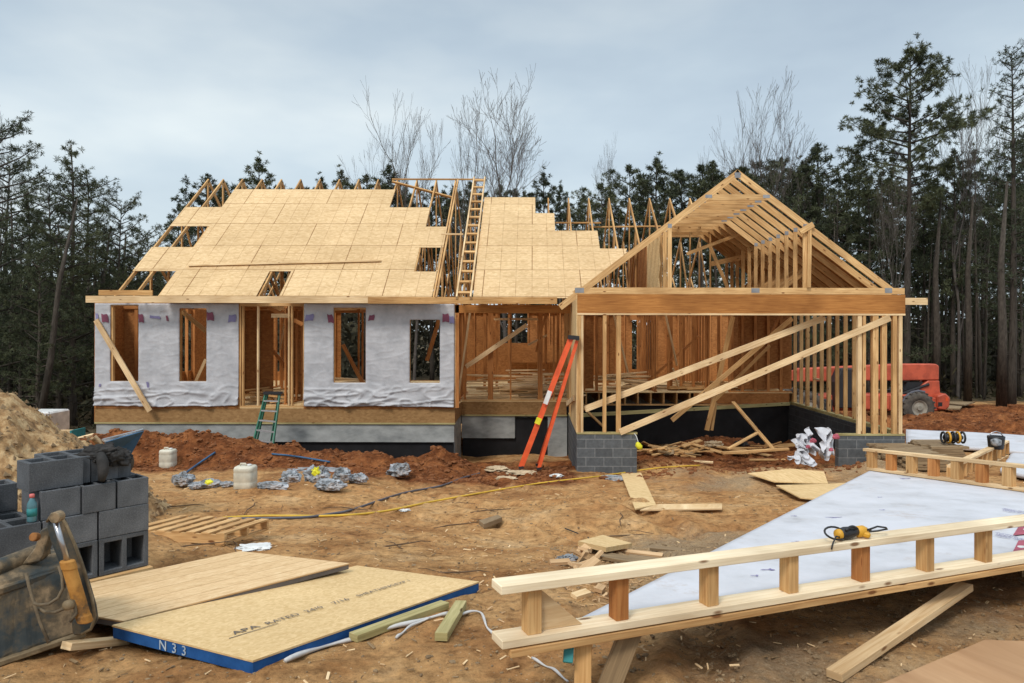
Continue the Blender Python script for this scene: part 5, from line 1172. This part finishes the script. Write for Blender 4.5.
part('front_guard', MB().tube([base+d_*(-.10+.10*(i/9))-s_*.035+V((0,0,.07+.02*math.sin(i/9*3.14))) for i in range(10)], .009, 8), M['black'], t2, smooth=True)
# --- far right: second frame, more wrap, lumber, tools
sA, sB = W(951,460,13.5), W(1006,443,17.5); sA.z = G(sA.x,sA.y)+.34; sB.z = G(sB.x,sB.y)+.36
t3 = thing('wall_frame', 'second low stud frame standing behind the wrapped panel', 'wall frame', sA-V((0,0,.34)))
part('top_plate', MB().beam(sA,sB,.14,.045), M['pale'], t3); part('bottom_plate', MB().beam(sA-V((0,0,.32)),sB-V((0,0,.34)),.14,.045), M['pale'], t3)
for k in range(12):
    p = sA.lerp(sB,k/11); part('cripple_stud', MB().beam(p-V((0,0,.298)),p-V((0,0,.023)),.13,.08,(sB-sA).to_tuple()), M['stud'], t3)
def flatwrap(pts, dz, label):
    P = [GP(a,b_)+V((0,0,dz)) for a,b_ in pts]; zz = sum(p.z for p in P)/len(P); m = MB(); n = 24; vs = []
    for i in range(n+1):
        for j in range(n+1):
            u=i/n; v=j/n; p=(P[0]*(1-u)+P[1]*u)*(1-v)+(P[3]*(1-u)+P[2]*u)*v; vs.append(V((p.x,p.y,max(p.z,G(p.x,p.y)+.05)+.03*mn.noise(p*1.3))))
    m.add(vs,[(i*(n+1)+j,(i+1)*(n+1)+j,(i+1)*(n+1)+j+1,i*(n+1)+j+1) for i in range(n) for j in range(n)])
    o = solo('spread_house_wrap', m, M['wrap'], label, 'wrapped panel', smooth=True); s_ = o.modifiers.new('t','SOLIDIFY'); s_.thickness = .08; return o
flatwrap([(906,446),(1045,458),(1060,440),(906,433)], .10, 'white wrapped panel lying flat on the ground beyond the garage corner')
flatwrap([(1000,476),(1050,486),(1070,461),(1012,458)], .12, 'white wrapped sheet at the right edge behind the far stud frame')
def planks(px0,px1,py,Y0,Y1,layers,seed,label,hh=.05,mat='old',rz=0):
    rs = random.Random(seed); m = MB(); a = W(px0,py,Y0).x; b_ = W(px1,py,Y0).x; g_ = max(G(a,Y0),G(b_,Y0),G((a+b_)/2,(Y0+Y1)/2))
    for l in range(layers):
        y = Y0
        while y < Y1: o_ = rs.gauss(0,.06); m.beam((a+o_,y+.07,g_+.03+l*hh),(b_+o_+rs.gauss(0,.05),y+.09+rz,g_+.03+l*hh),.13,hh*.9); y += .16
    return solo('lumber_stack', m, M[mat], label, 'lumber stack')
planks(906,948,456,14.6,16.2,5,3,'stack of weathered boards between garage corner and far frame',.06)
planks(930,965,446,16.6,17.6,6,5,'second stack of weathered boards under the yellow tool',.06)
tb_ = W(953,441,16.9); tz = max(G(tb_.x,16.9)+.38, tb_.z-.05)
t4 = thing('coiled_air_tool', 'yellow and black compressor tool with coiled hose on the board stack', 'power tool', (tb_.x,16.9,tz))
for k in range(5): part('hose_coil', MB().tube([(tb_.x+(-.22+.11*k)+.015*math.cos(a_),16.9+.13*math.cos(a_),tz+.13+.12*math.sin(a_)) for a_ in [i*.5236 for i in range(13)]],.024,8), M['yellow'] if k%2 else M['black'], t4, smooth=True)
part('tool_body', MB().lathe((tb_.x-.22,16.9,tz+.13),[(.04,0),(.08,.03),(.09,.2),(.08,.38),(.04,.44)],14,(1,0,0)), M['black'], t4, smooth=True)
bk_ = W(996,448,16.2); tz = max(G(bk_.x,16.2)+.1, bk_.z)
t5 = thing('tool_bucket', 'black and white bucket bag standing on the far stud frame', 'bucket', (bk_.x,16.2,tz-.02))
part('bucket_body', MB().lathe((bk_.x,16.2,tz-.02),[(.13,0),(.15,.02),(.17,.22),(.175,.28),(.15,.285),(.14,.20)],20), M['black'], t5, smooth=True); part('side_flap', MB().lathe((bk_.x-.06,16.1,tz+.06),[(.05,0),(.10,.03),(.11,.13),(.06,.17)],12), M['bag'], t5, smooth=True)
part('carry_handle', MB().tube([(bk_.x-.17,16.2,tz+.24),(bk_.x-.10,16.2,tz+.33),(bk_.x,16.2,tz+.36),(bk_.x+.10,16.2,tz+.33),(bk_.x+.17,16.2,tz+.24)],.012,8), M['steel'], t5, smooth=True)
for pts,lb in (([(943,404),(975,406),(965,409),(938,407)],'pale plank on the clay behind the machine wheel'),([(936,409),(962,410),(960,414),(934,412)],'shorter pale plank next to the machine wheel')): gpoly('loose_plank', pts, .12, .06, 'old', lb, 'board')
# --- telehandler
YT = 33.0; gT = G(PX(920,YT),YT); tx = lambda a: PX(a,YT)
t6 = thing('telehandler', 'red telescopic forklift with long boom parked behind the garage stud wall', 'telehandler', (tx(868),YT,gT))
def zT(py): return gT+(424-py)/F*YT
bo = MB().prism([(tx(795),YT-.28,zT(386)),(tx(795),YT-.28,zT(373)),(tx(900),YT-.28,zT(368)),(tx(933),YT-.28,zT(368)),(tx(936),YT-.28,zT(370)),(tx(936),YT-.28,zT(384)),(tx(905),YT-.28,zT(384.5)),(tx(860),YT-.28,zT(384.5))],(0,.56,0))
part('boom', bo, M['red'], t6, bevel=.04)
part('boom_tip', MB().box(tx(789),tx(796),YT-.2,YT+.2,zT(385),zT(375)), M['red'], t6, bevel=.02)
part('lift_bracket', MB().prism([(tx(912),YT-.3,zT(400)),(tx(915),YT-.3,zT(392)),(tx(925),YT-.3,zT(384.5)),(tx(936),YT-.3,zT(384.5)),(tx(937),YT-.3,zT(398)),(tx(940),YT-.3,zT(404)),(tx(930),YT-.3,zT(404))],(0,.6,0)), M['red'], t6, bevel=.03)
part('lift_cylinder', MB().tube([(tx(886),YT-.33,zT(402)),(tx(925),YT-.33,zT(388))],.06,10), M['black'], t6); part('dark_linkage', MB().prism([(tx(900),YT-.2,zT(398)),(tx(905),YT-.2,zT(386)),(tx(921),YT-.2,zT(386)),(tx(912),YT-.2,zT(400))],(0,.4,0)), M['black'], t6)
part('chassis', MB().prism([(tx(800),YT-.55,zT(414)),(tx(800),YT-.55,zT(402)),(tx(830),YT-.55,zT(398)),(tx(905),YT-.55,zT(398)),(tx(938),YT-.55,zT(402)),(tx(942),YT-.55,zT(411)),(tx(930),YT-.55,zT(414))],(0,1.1,0)), M['red'], t6, bevel=.04)
part('counterweight', MB().prism([(tx(930),YT-.7,zT(412)),(tx(929),YT-.7,zT(399)),(tx(937),YT-.7,zT(396)),(tx(942),YT-.7,zT(401)),(tx(941),YT-.7,zT(410)),(tx(937),YT-.7,zT(413))],(0,1.4,0)), M['red'], t6, bevel=.05)
part('engine_cover', MB().box(tx(846),tx(880),YT-.95,YT-.56,zT(412),zT(397)), M['red'], t6, bevel=.05)
part('cab', MB().prism([(tx(828),YT-1.1,zT(410)),(tx(826),YT-1.1,zT(385)),(tx(832),YT-1.1,zT(372)),(tx(848),YT-1.1,zT(372)),(tx(850),YT-1.1,zT(410))],(0,.75,0)), M['black'], t6, bevel=.03)
part('fuel_tank', MB().box(tx(806),tx(824),YT-1.0,YT-.5,zT(414),zT(402)), M['black'], t6, bevel=.03)
M['dusty_rim'] = flat('dusty rim', (.30,.27,.22), .8)
for cx_ in (906,800):
    for yy in (-1.2, .85):
        w6 = part('wheel', MB().lathe((tx(cx_),YT+yy,gT+.64),[(.30,.10),(.34,.0),(.56,.0),(.66,.05),(.68,.12),(.68,.30),(.66,.38),(.56,.42),(.28,.42)],32,(0,1,0)), M['rubber'], t6, smooth=True)
        part('rim', MB().lathe((tx(cx_),YT+yy+.02,gT+.64),[(.03,-.03),(.10,-.03),(.12,.02),(.24,.06),(.30,.0),(.335,-.015),(.335,.05)],24,(0,1,0)), M['dusty_rim'], w6)
        w6.scale = (1,1,1)
        for q in range(18): 
            a_ = q/18*6.283; c_ = V((tx(cx_)+math.cos(a_)*.69,YT+yy+.21,gT+.64+math.sin(a_)*.69)); part('tread_lug', MB().beam(c_-V((0,.19,0)),c_+V((0,.19,0)),.07,.05,(math.cos(a_),0,math.sin(a_))), M['rubber'], w6)
part('fender', MB().tube([(tx(907)+math.cos(a_)*.72,YT-1.0,gT+.64+math.sin(a_)*.72) for a_ in (1.2,1.6,2.0,2.4,2.8)],.06,8), M['greyhose'], t6)
for a_ in (805,826,872,898): part('boom_strap', MB().box(tx(a_),tx(a_)+.05,YT-.295,YT-.281,zT(384),zT(371)), M['black'], t6)
part('rear_light', MB().box(tx(937),tx(939),YT-.71,YT-.69,zT(404),zT(400)), M['orange'], t6); part('side_vent', MB().box(tx(932)-.1,tx(936)-.1,YT-.705,YT-.69,zT(409),zT(405)), M['black'], t6)
part('hydraulic_line', MB().tube([(tx(a_),YT-.35,zT(b_)) for a_,b_ in ((890,386),(898,392),(906,396),(915,393),(922,388))],.025,6), M['black'], t6)
text_mesh('boom_lettering', 'JLG', .52, M['white'], t6, frame_mtx(V((tx(832),YT-.285,zT(382))),(1,0,0),(0,0,1)), .003, 1.1)
text_mesh('side_lettering', 'G9-43A', .16, M['white'], t6, frame_mtx(V((tx(918),YT-.305,zT(392))),(1,0,0),(0,0,1)), .003, 1.0) if False else None
# ================================================================ LITTER ON THE SITE
def jug(px, pyb, Y, w_, h_, label):
    c = GP(px, pyb); t = thing('water_jug', label, 'jug', c); m = MB(); a = w_/2
    pr = [(.92,0),(1,.04),(1,.30),(.97,.34),(1,.38),(1,.72),(.97,.76),(1,.80),(1,.92),(.9,1.0)]
    vs = []; n = 20
    for s, h in pr:
        for k in range(n):
            an = 2*math.pi*k/n; cs, sn = math.cos(an), math.sin(an); q = 1/max(abs(cs),abs(sn)); q = min(q,1.22); vs.append(c+V((cs*q*a*s, sn*q*a*s, h*h_-.01)))
    fs = [(i*n+k,i*n+(k+1)%n,(i+1)*n+(k+1)%n,(i+1)*n+k) for i in range(len(pr)-1) for k in range(n)]+[tuple(range(n))[::-1],tuple((len(pr)-1)*n+k for k in range(n))]
    part('jug_body', m.add(vs,fs), M['jug'], t, smooth=True); part('cap', MB().lathe(c+V((a*.4,0,h_-.012)),[(.035,0),(.035,.03),(.03,.032)],14), M['white'], t, smooth=True)
    part('handle', MB().tube([c+V((-a*.6,0,h_-.02)),c+V((-a*.5,0,h_+.03)),c+V((a*.0,0,h_+.03)),c+V((a*.1,0,h_-.02))],.012,8), M['jug'], t, smooth=True)
jug(168,467,12.5,.28,.37,'translucent white jug on the red clay, nearer the left end of the house'); jug(245.5,488,11.7,.31,.37,'translucent yellowish jug standing on the dirt between torn bags')
BG = 'torn bags scattered on the dirt'
def bag(px, py, w_, h_, d_, seed, label, mat='bag', yellow=False, rz=0, amp=.6):
    c = GP(px,py)+V((0,0,h_*.45)); m = MB().blob(c,(w_/2,d_/2,h_/2),seed,amp*.7,24,rz,1.8,.16); o = solo('torn_bag', m, M[mat], label, 'bag', BG, smooth=False)
    if yellow: part('yellow_print', MB().blob(c+V((.02,-d_*.28,h_*.22)),(w_*.20,d_*.18,h_*.30),seed+3,.3,8), M['yellow_lime'], o) 
    return o
for a in ((183,487,.34,.26,.3,1,'upright crumpled grey bag left of the tank jug',0),(210,488,.38,.16,.3,2,'flat torn bag with yellow print left of the yellowish jug',1),(197,489,.28,.12,.25,3,'low grey bag scrap between two crumpled bags',0),(273,490,.50,.14,.25,4,'long rolled pale bag right of the yellowish jug',0),
          (291,484,.34,.24,.3,5,'grey torn bag among the middle cluster',0),(317,484,.42,.32,.35,6,'crumpled bag with bright yellow print in the middle cluster',1),(330,491,.50,.20,.35,7,'pale bag in front of the yellow printed bag',0),(342,483,.34,.28,.3,8,'grey bag right of the yellow printed bag',0),(358,484,.36,.20,.3,9,'small bag at the right end of the middle cluster',0),(227,487,.22,.10,.2,10,'small bag scrap touching the flat yellow printed bag',0)):
    bag(*a[:7], yellow=bool(a[7]), amp=.35)
bag(399,477,.42,.26,.35,11,'silver crumpled bag alone on the red clay in front of the foundation')
bag(497,471,.50,.10,.5,12,'crumpled tan paper left of the orange ladder foot','paper'); bag(522,474,.60,.07,.4,13,'large crumpled tan paper below the orange ladder','paper'); bag(506,479,.40,.05,.3,14,'flattened tan paper scrap in front of the crumpled paper','paper')
bag(556,477,.26,.06,.25,15,'small flat white scrap by the garage block corner','white'); bag(405,511,.15,.03,.12,16,'tiny white scrap beside the yellow hose','white'); bag(612,479,.55,.05,.6,17,'pale grey cement patch at the foot of the block corner','bag',amp=.3)
bag(253,549,.34,.04,.25,18,'white plastic scrap at the far corner of the plywood sheets','white'); bag(568,562,.20,.07,.12,19,'white and grey plastic litter by the plywood square'); bag(585,567,.16,.04,.12,20,'second bit of litter by the plywood square')
c = GP(313,471); solo('cement_puddle', MB().blob(c,( .75,.35,.035),4,.25,14), M['bag'], 'pale grey puddle of cement slurry behind the torn bags', 'cement patch')
# hoses, poles
def hose(pts, r, mat, label, name='hose', cat='hose', lift=.0):
    P = [GP(a,b_)+V((0,0,r+lift)) for a,b_ in crv(pts,6)]; return solo(name, MB().tube(P,r,7), M[mat], label, cat, smooth=True)
hose([(222,519),(262,517),(330,517),(380,513),(430,503),(480,494),(540,484),(600,477),(655,469),(700,466)], .016, 'hose', 'yellow hose running across the dirt to the garage')
hose([(152,530),(190,522),(240,520),(300,519),(332,515),(352,511),(400,495),(440,487),(462,479),(480,474)], .018, 'greyhose', 'dark grey hose crossing beside the yellow hose')
hose([(565,529),(578,534),(588,538),(591,547)], .008, 'black', 'bent black metal rod lying near the plywood square', 'metal_rod', 'rod')
hose([(183,478),(196,468),(215,455)], .022, 'blue', 'dark blue pole lying on the clay behind the crumpled bags', 'pole', 'pole', .03)
hose([(272,456),(300,459),(330,464)], .02, 'blue', 'blue pipe lying on the clay below the green ladder', 'pipe', 'pipe', .02)
# flat boards
gpoly('plywood_strip', [(621,476),(641,476),(656,508),(635,514)], .03, .02, 'osb_pale', 'wide strand board strip forming the upright of the L on the dirt', 'board')
gpoly('plywood_strip', [(657,507.5),(722,508),(722,512),(640,514.5)], .03, .02, 'pale', 'narrow pale board forming the foot of the L on the dirt', 'board')
gpoly('strand_board', [(748,479),(790,472),(824,479),(828,488),(774,488)], .05, .02, 'osb_pale', 'long strand board offcut lying left of the white panel corner', 'board')
gpoly('strand_board', [(776,489),(828,488.5),(854,486),(817,504),(800,502)], .05, .02, 'osb_pale', 'pointed strand board offcut nearest the white panel', 'board')
gpoly('plywood_square', [(578,550),(603,544),(632,552),(606,559)], .05, .05, 'osb_pale', 'small square of strand board lying on rubble by the panel', 'board')
gpoly('board_scrap', [(604,556),(650,566),(648,570),(600,562)], .02, .03, 'old', 'weathered board scrap under the small square', 'board')
gpoly('board_scrap', [(530,527),(552,524),(556,529),(536,533)], .02, .06, 'old', 'short weathered wood chunk alone in the middle of the dirt', 'board') if False else gpoly('board_scrap', [(479,527),(498,521),(502,524),(484,531)], .03, .06, 'old', 'short weathered wood chunk alone in the middle of the dirt', 'board')
rs = random.Random(77); WG = 'small wood scraps on the dirt'
for (a,b_,l,an,mt,lb) in ((655,563,.55,-.4,'old','split stick right of the plywood square'),(640,556,.5,-.35,'ply','pale sliver behind the small plywood square'),(590,578,.22,.3,'pale','light offcut beneath the left part of the panel rail'),(612,580,.3,-.2,'ply','brown offcut under the panel rail'),(600,592,.12,1.2,'ply','stubby block scrap under the panel rail'),(668,552,.4,-.3,'old','thin split stick near the gravel patch'),
                          (581,598,.16,.7,'pale','chunky offcut left of the first panel stud'),(690,457,.5,.1,'stud','board scrap on the garage debris'),(770,461,1.0,.02,'stud','straight board lying on clay inside the garage opening'),(700,463,.6,-.3,'pale','pale board end sticking out of the garage debris'),(560,565,.2,.2,'ply','small scrap behind the panel tip'),(627,572,.5,-.1,'old','long dark sliver under the rail near the square')):
    c = GP(a,b_)+V((0,0,.03)); d = V((math.cos(an),math.sin(an),0))*l/2; solo('wood_scrap', MB().beam(c-d,c+d,.07,.03,(0,0,1),.2), M[mt], lb, 'wood scrap')
SG = 'dead sticks on the dirt'
stk = MB().tube([(-.5,0,0),(-.2,.05,.02),(.1,.02,.03),(.35,.1,.02),(.5,.08,.0)],[.008,.012,.011,.008,.004],6).mesh('stick', M['stick'], smooth=True)
for i in range(34):
    a = rs.uniform(170,760); b_ = rs.uniform(500,600); o = link(bpy.data.objects.new('stick', stk)); c = GP(a,b_); o.location = c+V((0,0,.01)); s = rs.uniform(.2,.8); o.scale = (s,s,s); o.rotation_euler = (0,0,rs.uniform(0,3.14)); tag(o, 'short dead stick lying on the dirt', 'stick', SG)
# debris inside the garage
def pile(px0,px1,py0,py1,n,label,seed,mats,l0=.2,l1=1.0,name='scrap_pile'):
    r_ = random.Random(seed)
    for i in range(n):
        c = GP(r_.uniform(px0,px1), r_.uniform(py0,py1))+V((0,0,.04+.10*r_.random())); a = r_.uniform(-.7,.7); l = r_.uniform(l0,l1)/2; d = V((math.cos(a)*l,math.sin(a)*l,r_.gauss(0,.06))); m = MB().beam(c-d,c+d,r_.choice((.05,.09,.12)),.03,(0,0,1),r_.gauss(0,.4)); solo('wood_scrap', m, M[mats], label, 'wood scrap', label)
pile(640,706,447,458,34,'splintered lumber scrap in the heap left of the red dirt mound',3,'stud'); pile(660,700,452,459,14,'weathered splinter in front of the garage scrap heap',4,'old',.2,.6)
pile(722,790,448,457,14,'board or stick at the right foot of the red dirt mound',5,'stud',.4,1.2); pile(575,600,560,590,10,'wood chip by the panel tip',6,'ply',.05,.2)
boardthing('leaning_brace', W(733,402,19.6), W(773,449,17.8), .10, .04, 'stud', 'single board leaning down the red mound inside the garage'); boardthing('leaning_brace', W(728,449,17.2), W(757,433,17.6), .09, .04, 'stud', 'short board forming a triangle with the leaning one in the garage')
boardthing('leaning_brace', W(722,453,16.9), W(788,449,17.3), .12, .05, 'stud', 'board lying flat below the little triangle in the garage')
bag(713,447,.45,.16,.3,21,'crumpled tan paper on the red mound inside the garage','paper'); bag(742,446,.30,.14,.3,22,'dark cloth scrap in the garage debris','cloth'); bag(676,452,.5,.16,.3,23,'grey plastic scrap in the garage debris','cloth')
c = W(800,458,16.05)
t7 = thing('wrap_bundle', 'crumpled white house wrap with red print left of the right block pier', 'house wrap bundle', V((c.x,c.y,G(c.x,c.y))))
def crum(pts, Y, seed, nm='crumpled_wrap', mat='wrap'):
    m = MB(); n = 30; P = [W(a,b_,Y+dy) for a,b_,dy in pts]; vs = []
    for i in range(n+1):
        for j in range(n+1):
            u=i/n; v=j/n; p=(P[0]*(1-u)+P[1]*u)*(1-v)+(P[3]*(1-u)+P[2]*u)*v; q = V((u*1.8+seed,v*1.8,seed)); vs.append(p+V((mn.noise(q)*.16,abs(mn.noise(q*1.5+V((3,1,2))))*.6-.1,mn.noise(q+V((9,9,9)))*.16)))
    m.add(vs,[(i*(n+1)+j,(i+1)*(n+1)+j,(i+1)*(n+1)+j+1,i*(n+1)+j+1) for i in range(n) for j in range(n)]); o = part(nm,m,M[mat],t7); s_=o.modifiers.new('t','SOLIDIFY'); s_.thickness=.01
crum([(794,441,.1),(812,428,.3),(817,452,.0),(800,457,-.1)],15.9,1); crum([(814,430,.2),(833,426,.4),(838,458,.1),(820,455,-.1)],15.9,2.3); crum([(785,455,-.2),(806,450,0),(812,461,-.3),(795,462,-.4)],15.8,4.1)
for a,b_,r_ in ((813,441,.07),(836,437,.08),(808,447,.05),(831,450,.05)): part('red_print_patch', MB().blob(W(a,b_,15.72),(r_,.04,r_*.9),a,.3,8), M['red_print'], t7)
c = W(640,447,16.2); t8 = thing('yellow_cord_float', 'small yellow bulb hanging on a cord from the left block pier', 'float', c); part('bulb', MB().lathe(c+V((0,0,-.06)),[(.01,0),(.06,.03),(.08,.09),(.05,.15),(.015,.18)],14,(-.3,0,1)), M['yellow_lime'], t8, smooth=True); part('cord', MB().tube([c+V((-.04,0,.11)),c+V((-.07,.05,.22)),W(634,433,16.42)],.008,6), M['white'], t8)
bag(776,437,.4,.2,.3,31,'dark blue bundle lying against the cellar wall in the garage','blue')
# loose stones and clods, too many to count
def pebbles(n, fn, mat, name, label, r0, r1, seed):
    r_ = random.Random(seed); m = MB()
    ico = [(0,0,1),(.89,0,.45),(.28,.85,.45),(-.72,.53,.45),(-.72,-.53,.45),(.28,-.85,.45),(.72,.53,-.45),(-.28,.85,-.45),(-.89,0,-.45),(-.28,-.85,-.45),(.72,-.53,-.45),(0,0,-1)]
    fcs = [(0,1,2),(0,2,3),(0,3,4),(0,4,5),(0,5,1),(1,6,2),(2,7,3),(3,8,4),(4,9,5),(5,10,1),(6,7,2),(7,8,3),(8,9,4),(9,10,5),(10,6,1),(11,7,6),(11,8,7),(11,9,8),(11,10,9),(11,6,10)]
    pts = [fn(r_) for _ in range(n)]; zs = Gn([p[0] for p in pts],[p[1] for p in pts])
    for (x,y),z in zip(pts,zs):
        s = r0*(r1/r0)**(r_.random()**2.2); e = (r_.uniform(.6,1.3),r_.uniform(.6,1.3),r_.uniform(.4,.8)); a = r_.uniform(0,6.28); ca,sa = math.cos(a),math.sin(a)
        vs = []
        for q in ico: X_=q[0]*s*e[0]*r_.uniform(.8,1.2); Y_=q[1]*s*e[1]*r_.uniform(.8,1.2); vs.append((x+X_*ca-Y_*sa, y+X_*sa+Y_*ca, z+q[2]*s*e[2]+s*.15))
        m.add(vs, fcs, [[(0,0),(1,0),(0,1)]]*20)
    o = link(bpy.data.objects.new(name, m.mesh(name, M[mat]))); tag(o, label, name.replace('_',' '), kind='stuff')
def near(r_): y = 2.3+12*r_.random()**1.6; return (r_.uniform(-.95,.95)*(y*.75+.4), y)
pebbles(9000, near, 'stone', 'loose_stones', 'small stones and crumbs scattered over the trampled dirt', .004, .022, 1)
pebbles(5000, lambda r_: (r_.uniform(.2,5.2), 2.4+6.5*r_.random()**1.4), 'stone', 'gravel', 'grey gravel under and beside the panel', .005, .018, 2)
pebbles(3800, lambda r_: (r_.uniform(-11.5,.8), r_.uniform(14.6,17.9)), 'clod', 'clay_clods', 'red clay clods along the foundation', .015, .075, 3)
pebbles(2200, lambda r_: (r_.uniform(1.4,8), r_.uniform(15,21.5)), 'clod', 'clay_clods', 'clay clods inside the garage footprint', .015, .09, 4)
pebbles(2400, lambda r_: (r_.uniform(9,30), r_.uniform(21.5,38)), 'clod', 'clay_clods', 'clay clods around the telehandler', .02, .13, 5)
def chips(n, fn, mat, name, label, seed):
    r_ = random.Random(seed); m = MB(); pts = [fn(r_) for _ in range(n)]; zs = Gn([p[0] for p in pts],[p[1] for p in pts])
    for (x,y),z in zip(pts,zs):
        l = r_.uniform(.005,.024)*(1+r_.random()*(y/6)); a = r_.uniform(0,3.14); d = V((math.cos(a),math.sin(a),r_.gauss(0,.15)))*l; m.beam(V((x,y,z+.008))-d,V((x,y,z+.010))+d,l*r_.uniform(.15,.5),.006,(0,0,1),r_.gauss(0,.3))
    o = link(bpy.data.objects.new(name, m.mesh(name, M[mat]))); tag(o, label, name.replace('_',' '), kind='stuff')
chips(900, near, 'pale', 'wood_chips', 'pale wood chips and splinters trodden into the dirt', 21)
chips(900, near, 'old', 'wood_chips', 'grey and brown bark bits trodden into the dirt', 22)
chips(420, lambda r_: (r_.gauss(.75,.55), r_.gauss(6.6,.8)), 'ply', 'wood_chips', 'dense wood litter around the small plywood square', 23)
def onheap(r_): a = r_.uniform(0,6.28); q = r_.random()**.5; return (cx+q*2.7*math.cos(a), cy+q*2.3*math.sin(a))
def heap_pebbles():
    r_ = random.Random(8); m = MB(); ico = [(0,0,1),(.94,0,-.33),(-.47,.82,-.33),(-.47,-.82,-.33)]
    gm = gho.data; vsn = [v.co for v in gm.vertices]
    for _ in range(5200):
        v = vsn[r_.randrange(len(vsn))]
        if v.z < -.05 and r_.random() < .7: continue
        s = r_.uniform(.012,.05); a = r_.uniform(0,6.28); p = V((cx+v.x+r_.uniform(-.04,.04), cy+v.y+r_.uniform(-.04,.04), G(cx,cy)+v.z+.005))
        m.add([p+V((math.cos(a)*q[0]-math.sin(a)*q[1], math.sin(a)*q[0]+math.cos(a)*q[1], q[2]*.8))*s for q in ico], [(0,1,2),(0,2,3),(0,3,1),(1,3,2)], [[(0,0),(1,0),(0,1)]]*4)
    o = link(bpy.data.objects.new('heap_stones', m.mesh('heap_stones', M['stone']))); tag(o, 'stones covering the gravel heap', 'stones', kind='stuff')
cx, cy = -7.6, 9.6
heap_pebbles()
# ================================================================ SKY + SUN
wd = bpy.data.worlds.new('World'); SC.world = wd; wd.use_nodes = True; nt = wd.node_tree
bg = nt.nodes['Background']; bg.inputs['Strength'].default_value = .1
sky = nt.nodes.new('ShaderNodeTexSky'); sky.sky_type = 'NISHITA'; sky.sun_disc = False
EL, AZ = math.radians(48), math.radians(205)     # sun behind the camera, to the left
sky.sun_elevation = EL; sky.sun_rotation = AZ; sky.air_density = 1.2; sky.dust_density = 2
tc = nt.nodes.new('ShaderNodeTexCoord'); se = nt.nodes.new('ShaderNodeSeparateXYZ'); L(nt, tc, 'Generated', se, 0)
mp = nt.nodes.new('ShaderNodeMapping'); mp.inputs['Scale'].default_value = (1, 1, 2.6); mp.inputs['Location'].default_value = (.35,.2,.1); L(nt, tc, 'Generated', mp, 0)
n1 = N(nt, 'ShaderNodeTexNoise', Scale=2.1, Detail=5, Roughness=.5); L(nt, mp, 0, n1, 'Vector')
r = ramp(nt, [(.30,(3.15,3.85,4.6)),(.50,(4.1,4.85,5.45)),(.70,(5.6,6.15,6.35))]); L(nt, n1, 0, r, 0)
el = N(nt, 'ShaderNodeMapRange'); L(nt, se, 'Z', el, 0); el.inputs[1].default_value = .0; el.inputs[2].default_value = 1.0; el.inputs[3].default_value = 1.0; el.inputs[4].default_value = 1.0
cv = nt.nodes.new('ShaderNodeValToRGB'); e = cv.color_ramp.elements; e[0].position = 0; e[0].color = (1.34,1.30,1.24,1); e[1].position = .24; e[1].color = (1.20,1.19,1.17,1)
for p, c in ((.42,(.86,.885,.92)),(.62,(1.5,1.5,1.5)),(1,(2.3,2.25,2.2))):
    q = e.new(p); q.color = (*c,1)
L(nt, se, 'Z', cv, 0)
c = mixc(nt, 1.0, r.outputs[0], cv.outputs[0], 'MULTIPLY')
c = mixc(nt, .88, sky.outputs[0], c); nt.links.new(c, bg.inputs['Color'])
sd = bpy.data.lights.new('sun', 'SUN'); sd.energy = 1.5; sd.angle = math.radians(14); sd.color = (1,.94,.86)
so = link(bpy.data.objects.new('sun', sd)); 
dv = V((math.sin(AZ)*math.cos(EL), math.cos(AZ)*math.cos(EL), math.sin(EL)))
so.rotation_euler = dv.to_track_quat('Z','Y').to_euler(); so.location = (0,0,40)
SC.view_settings.view_transform = 'Standard'; SC.view_settings.look = 'None'; SC.view_settings.gamma = 1; SC.view_settings.exposure = 0.42
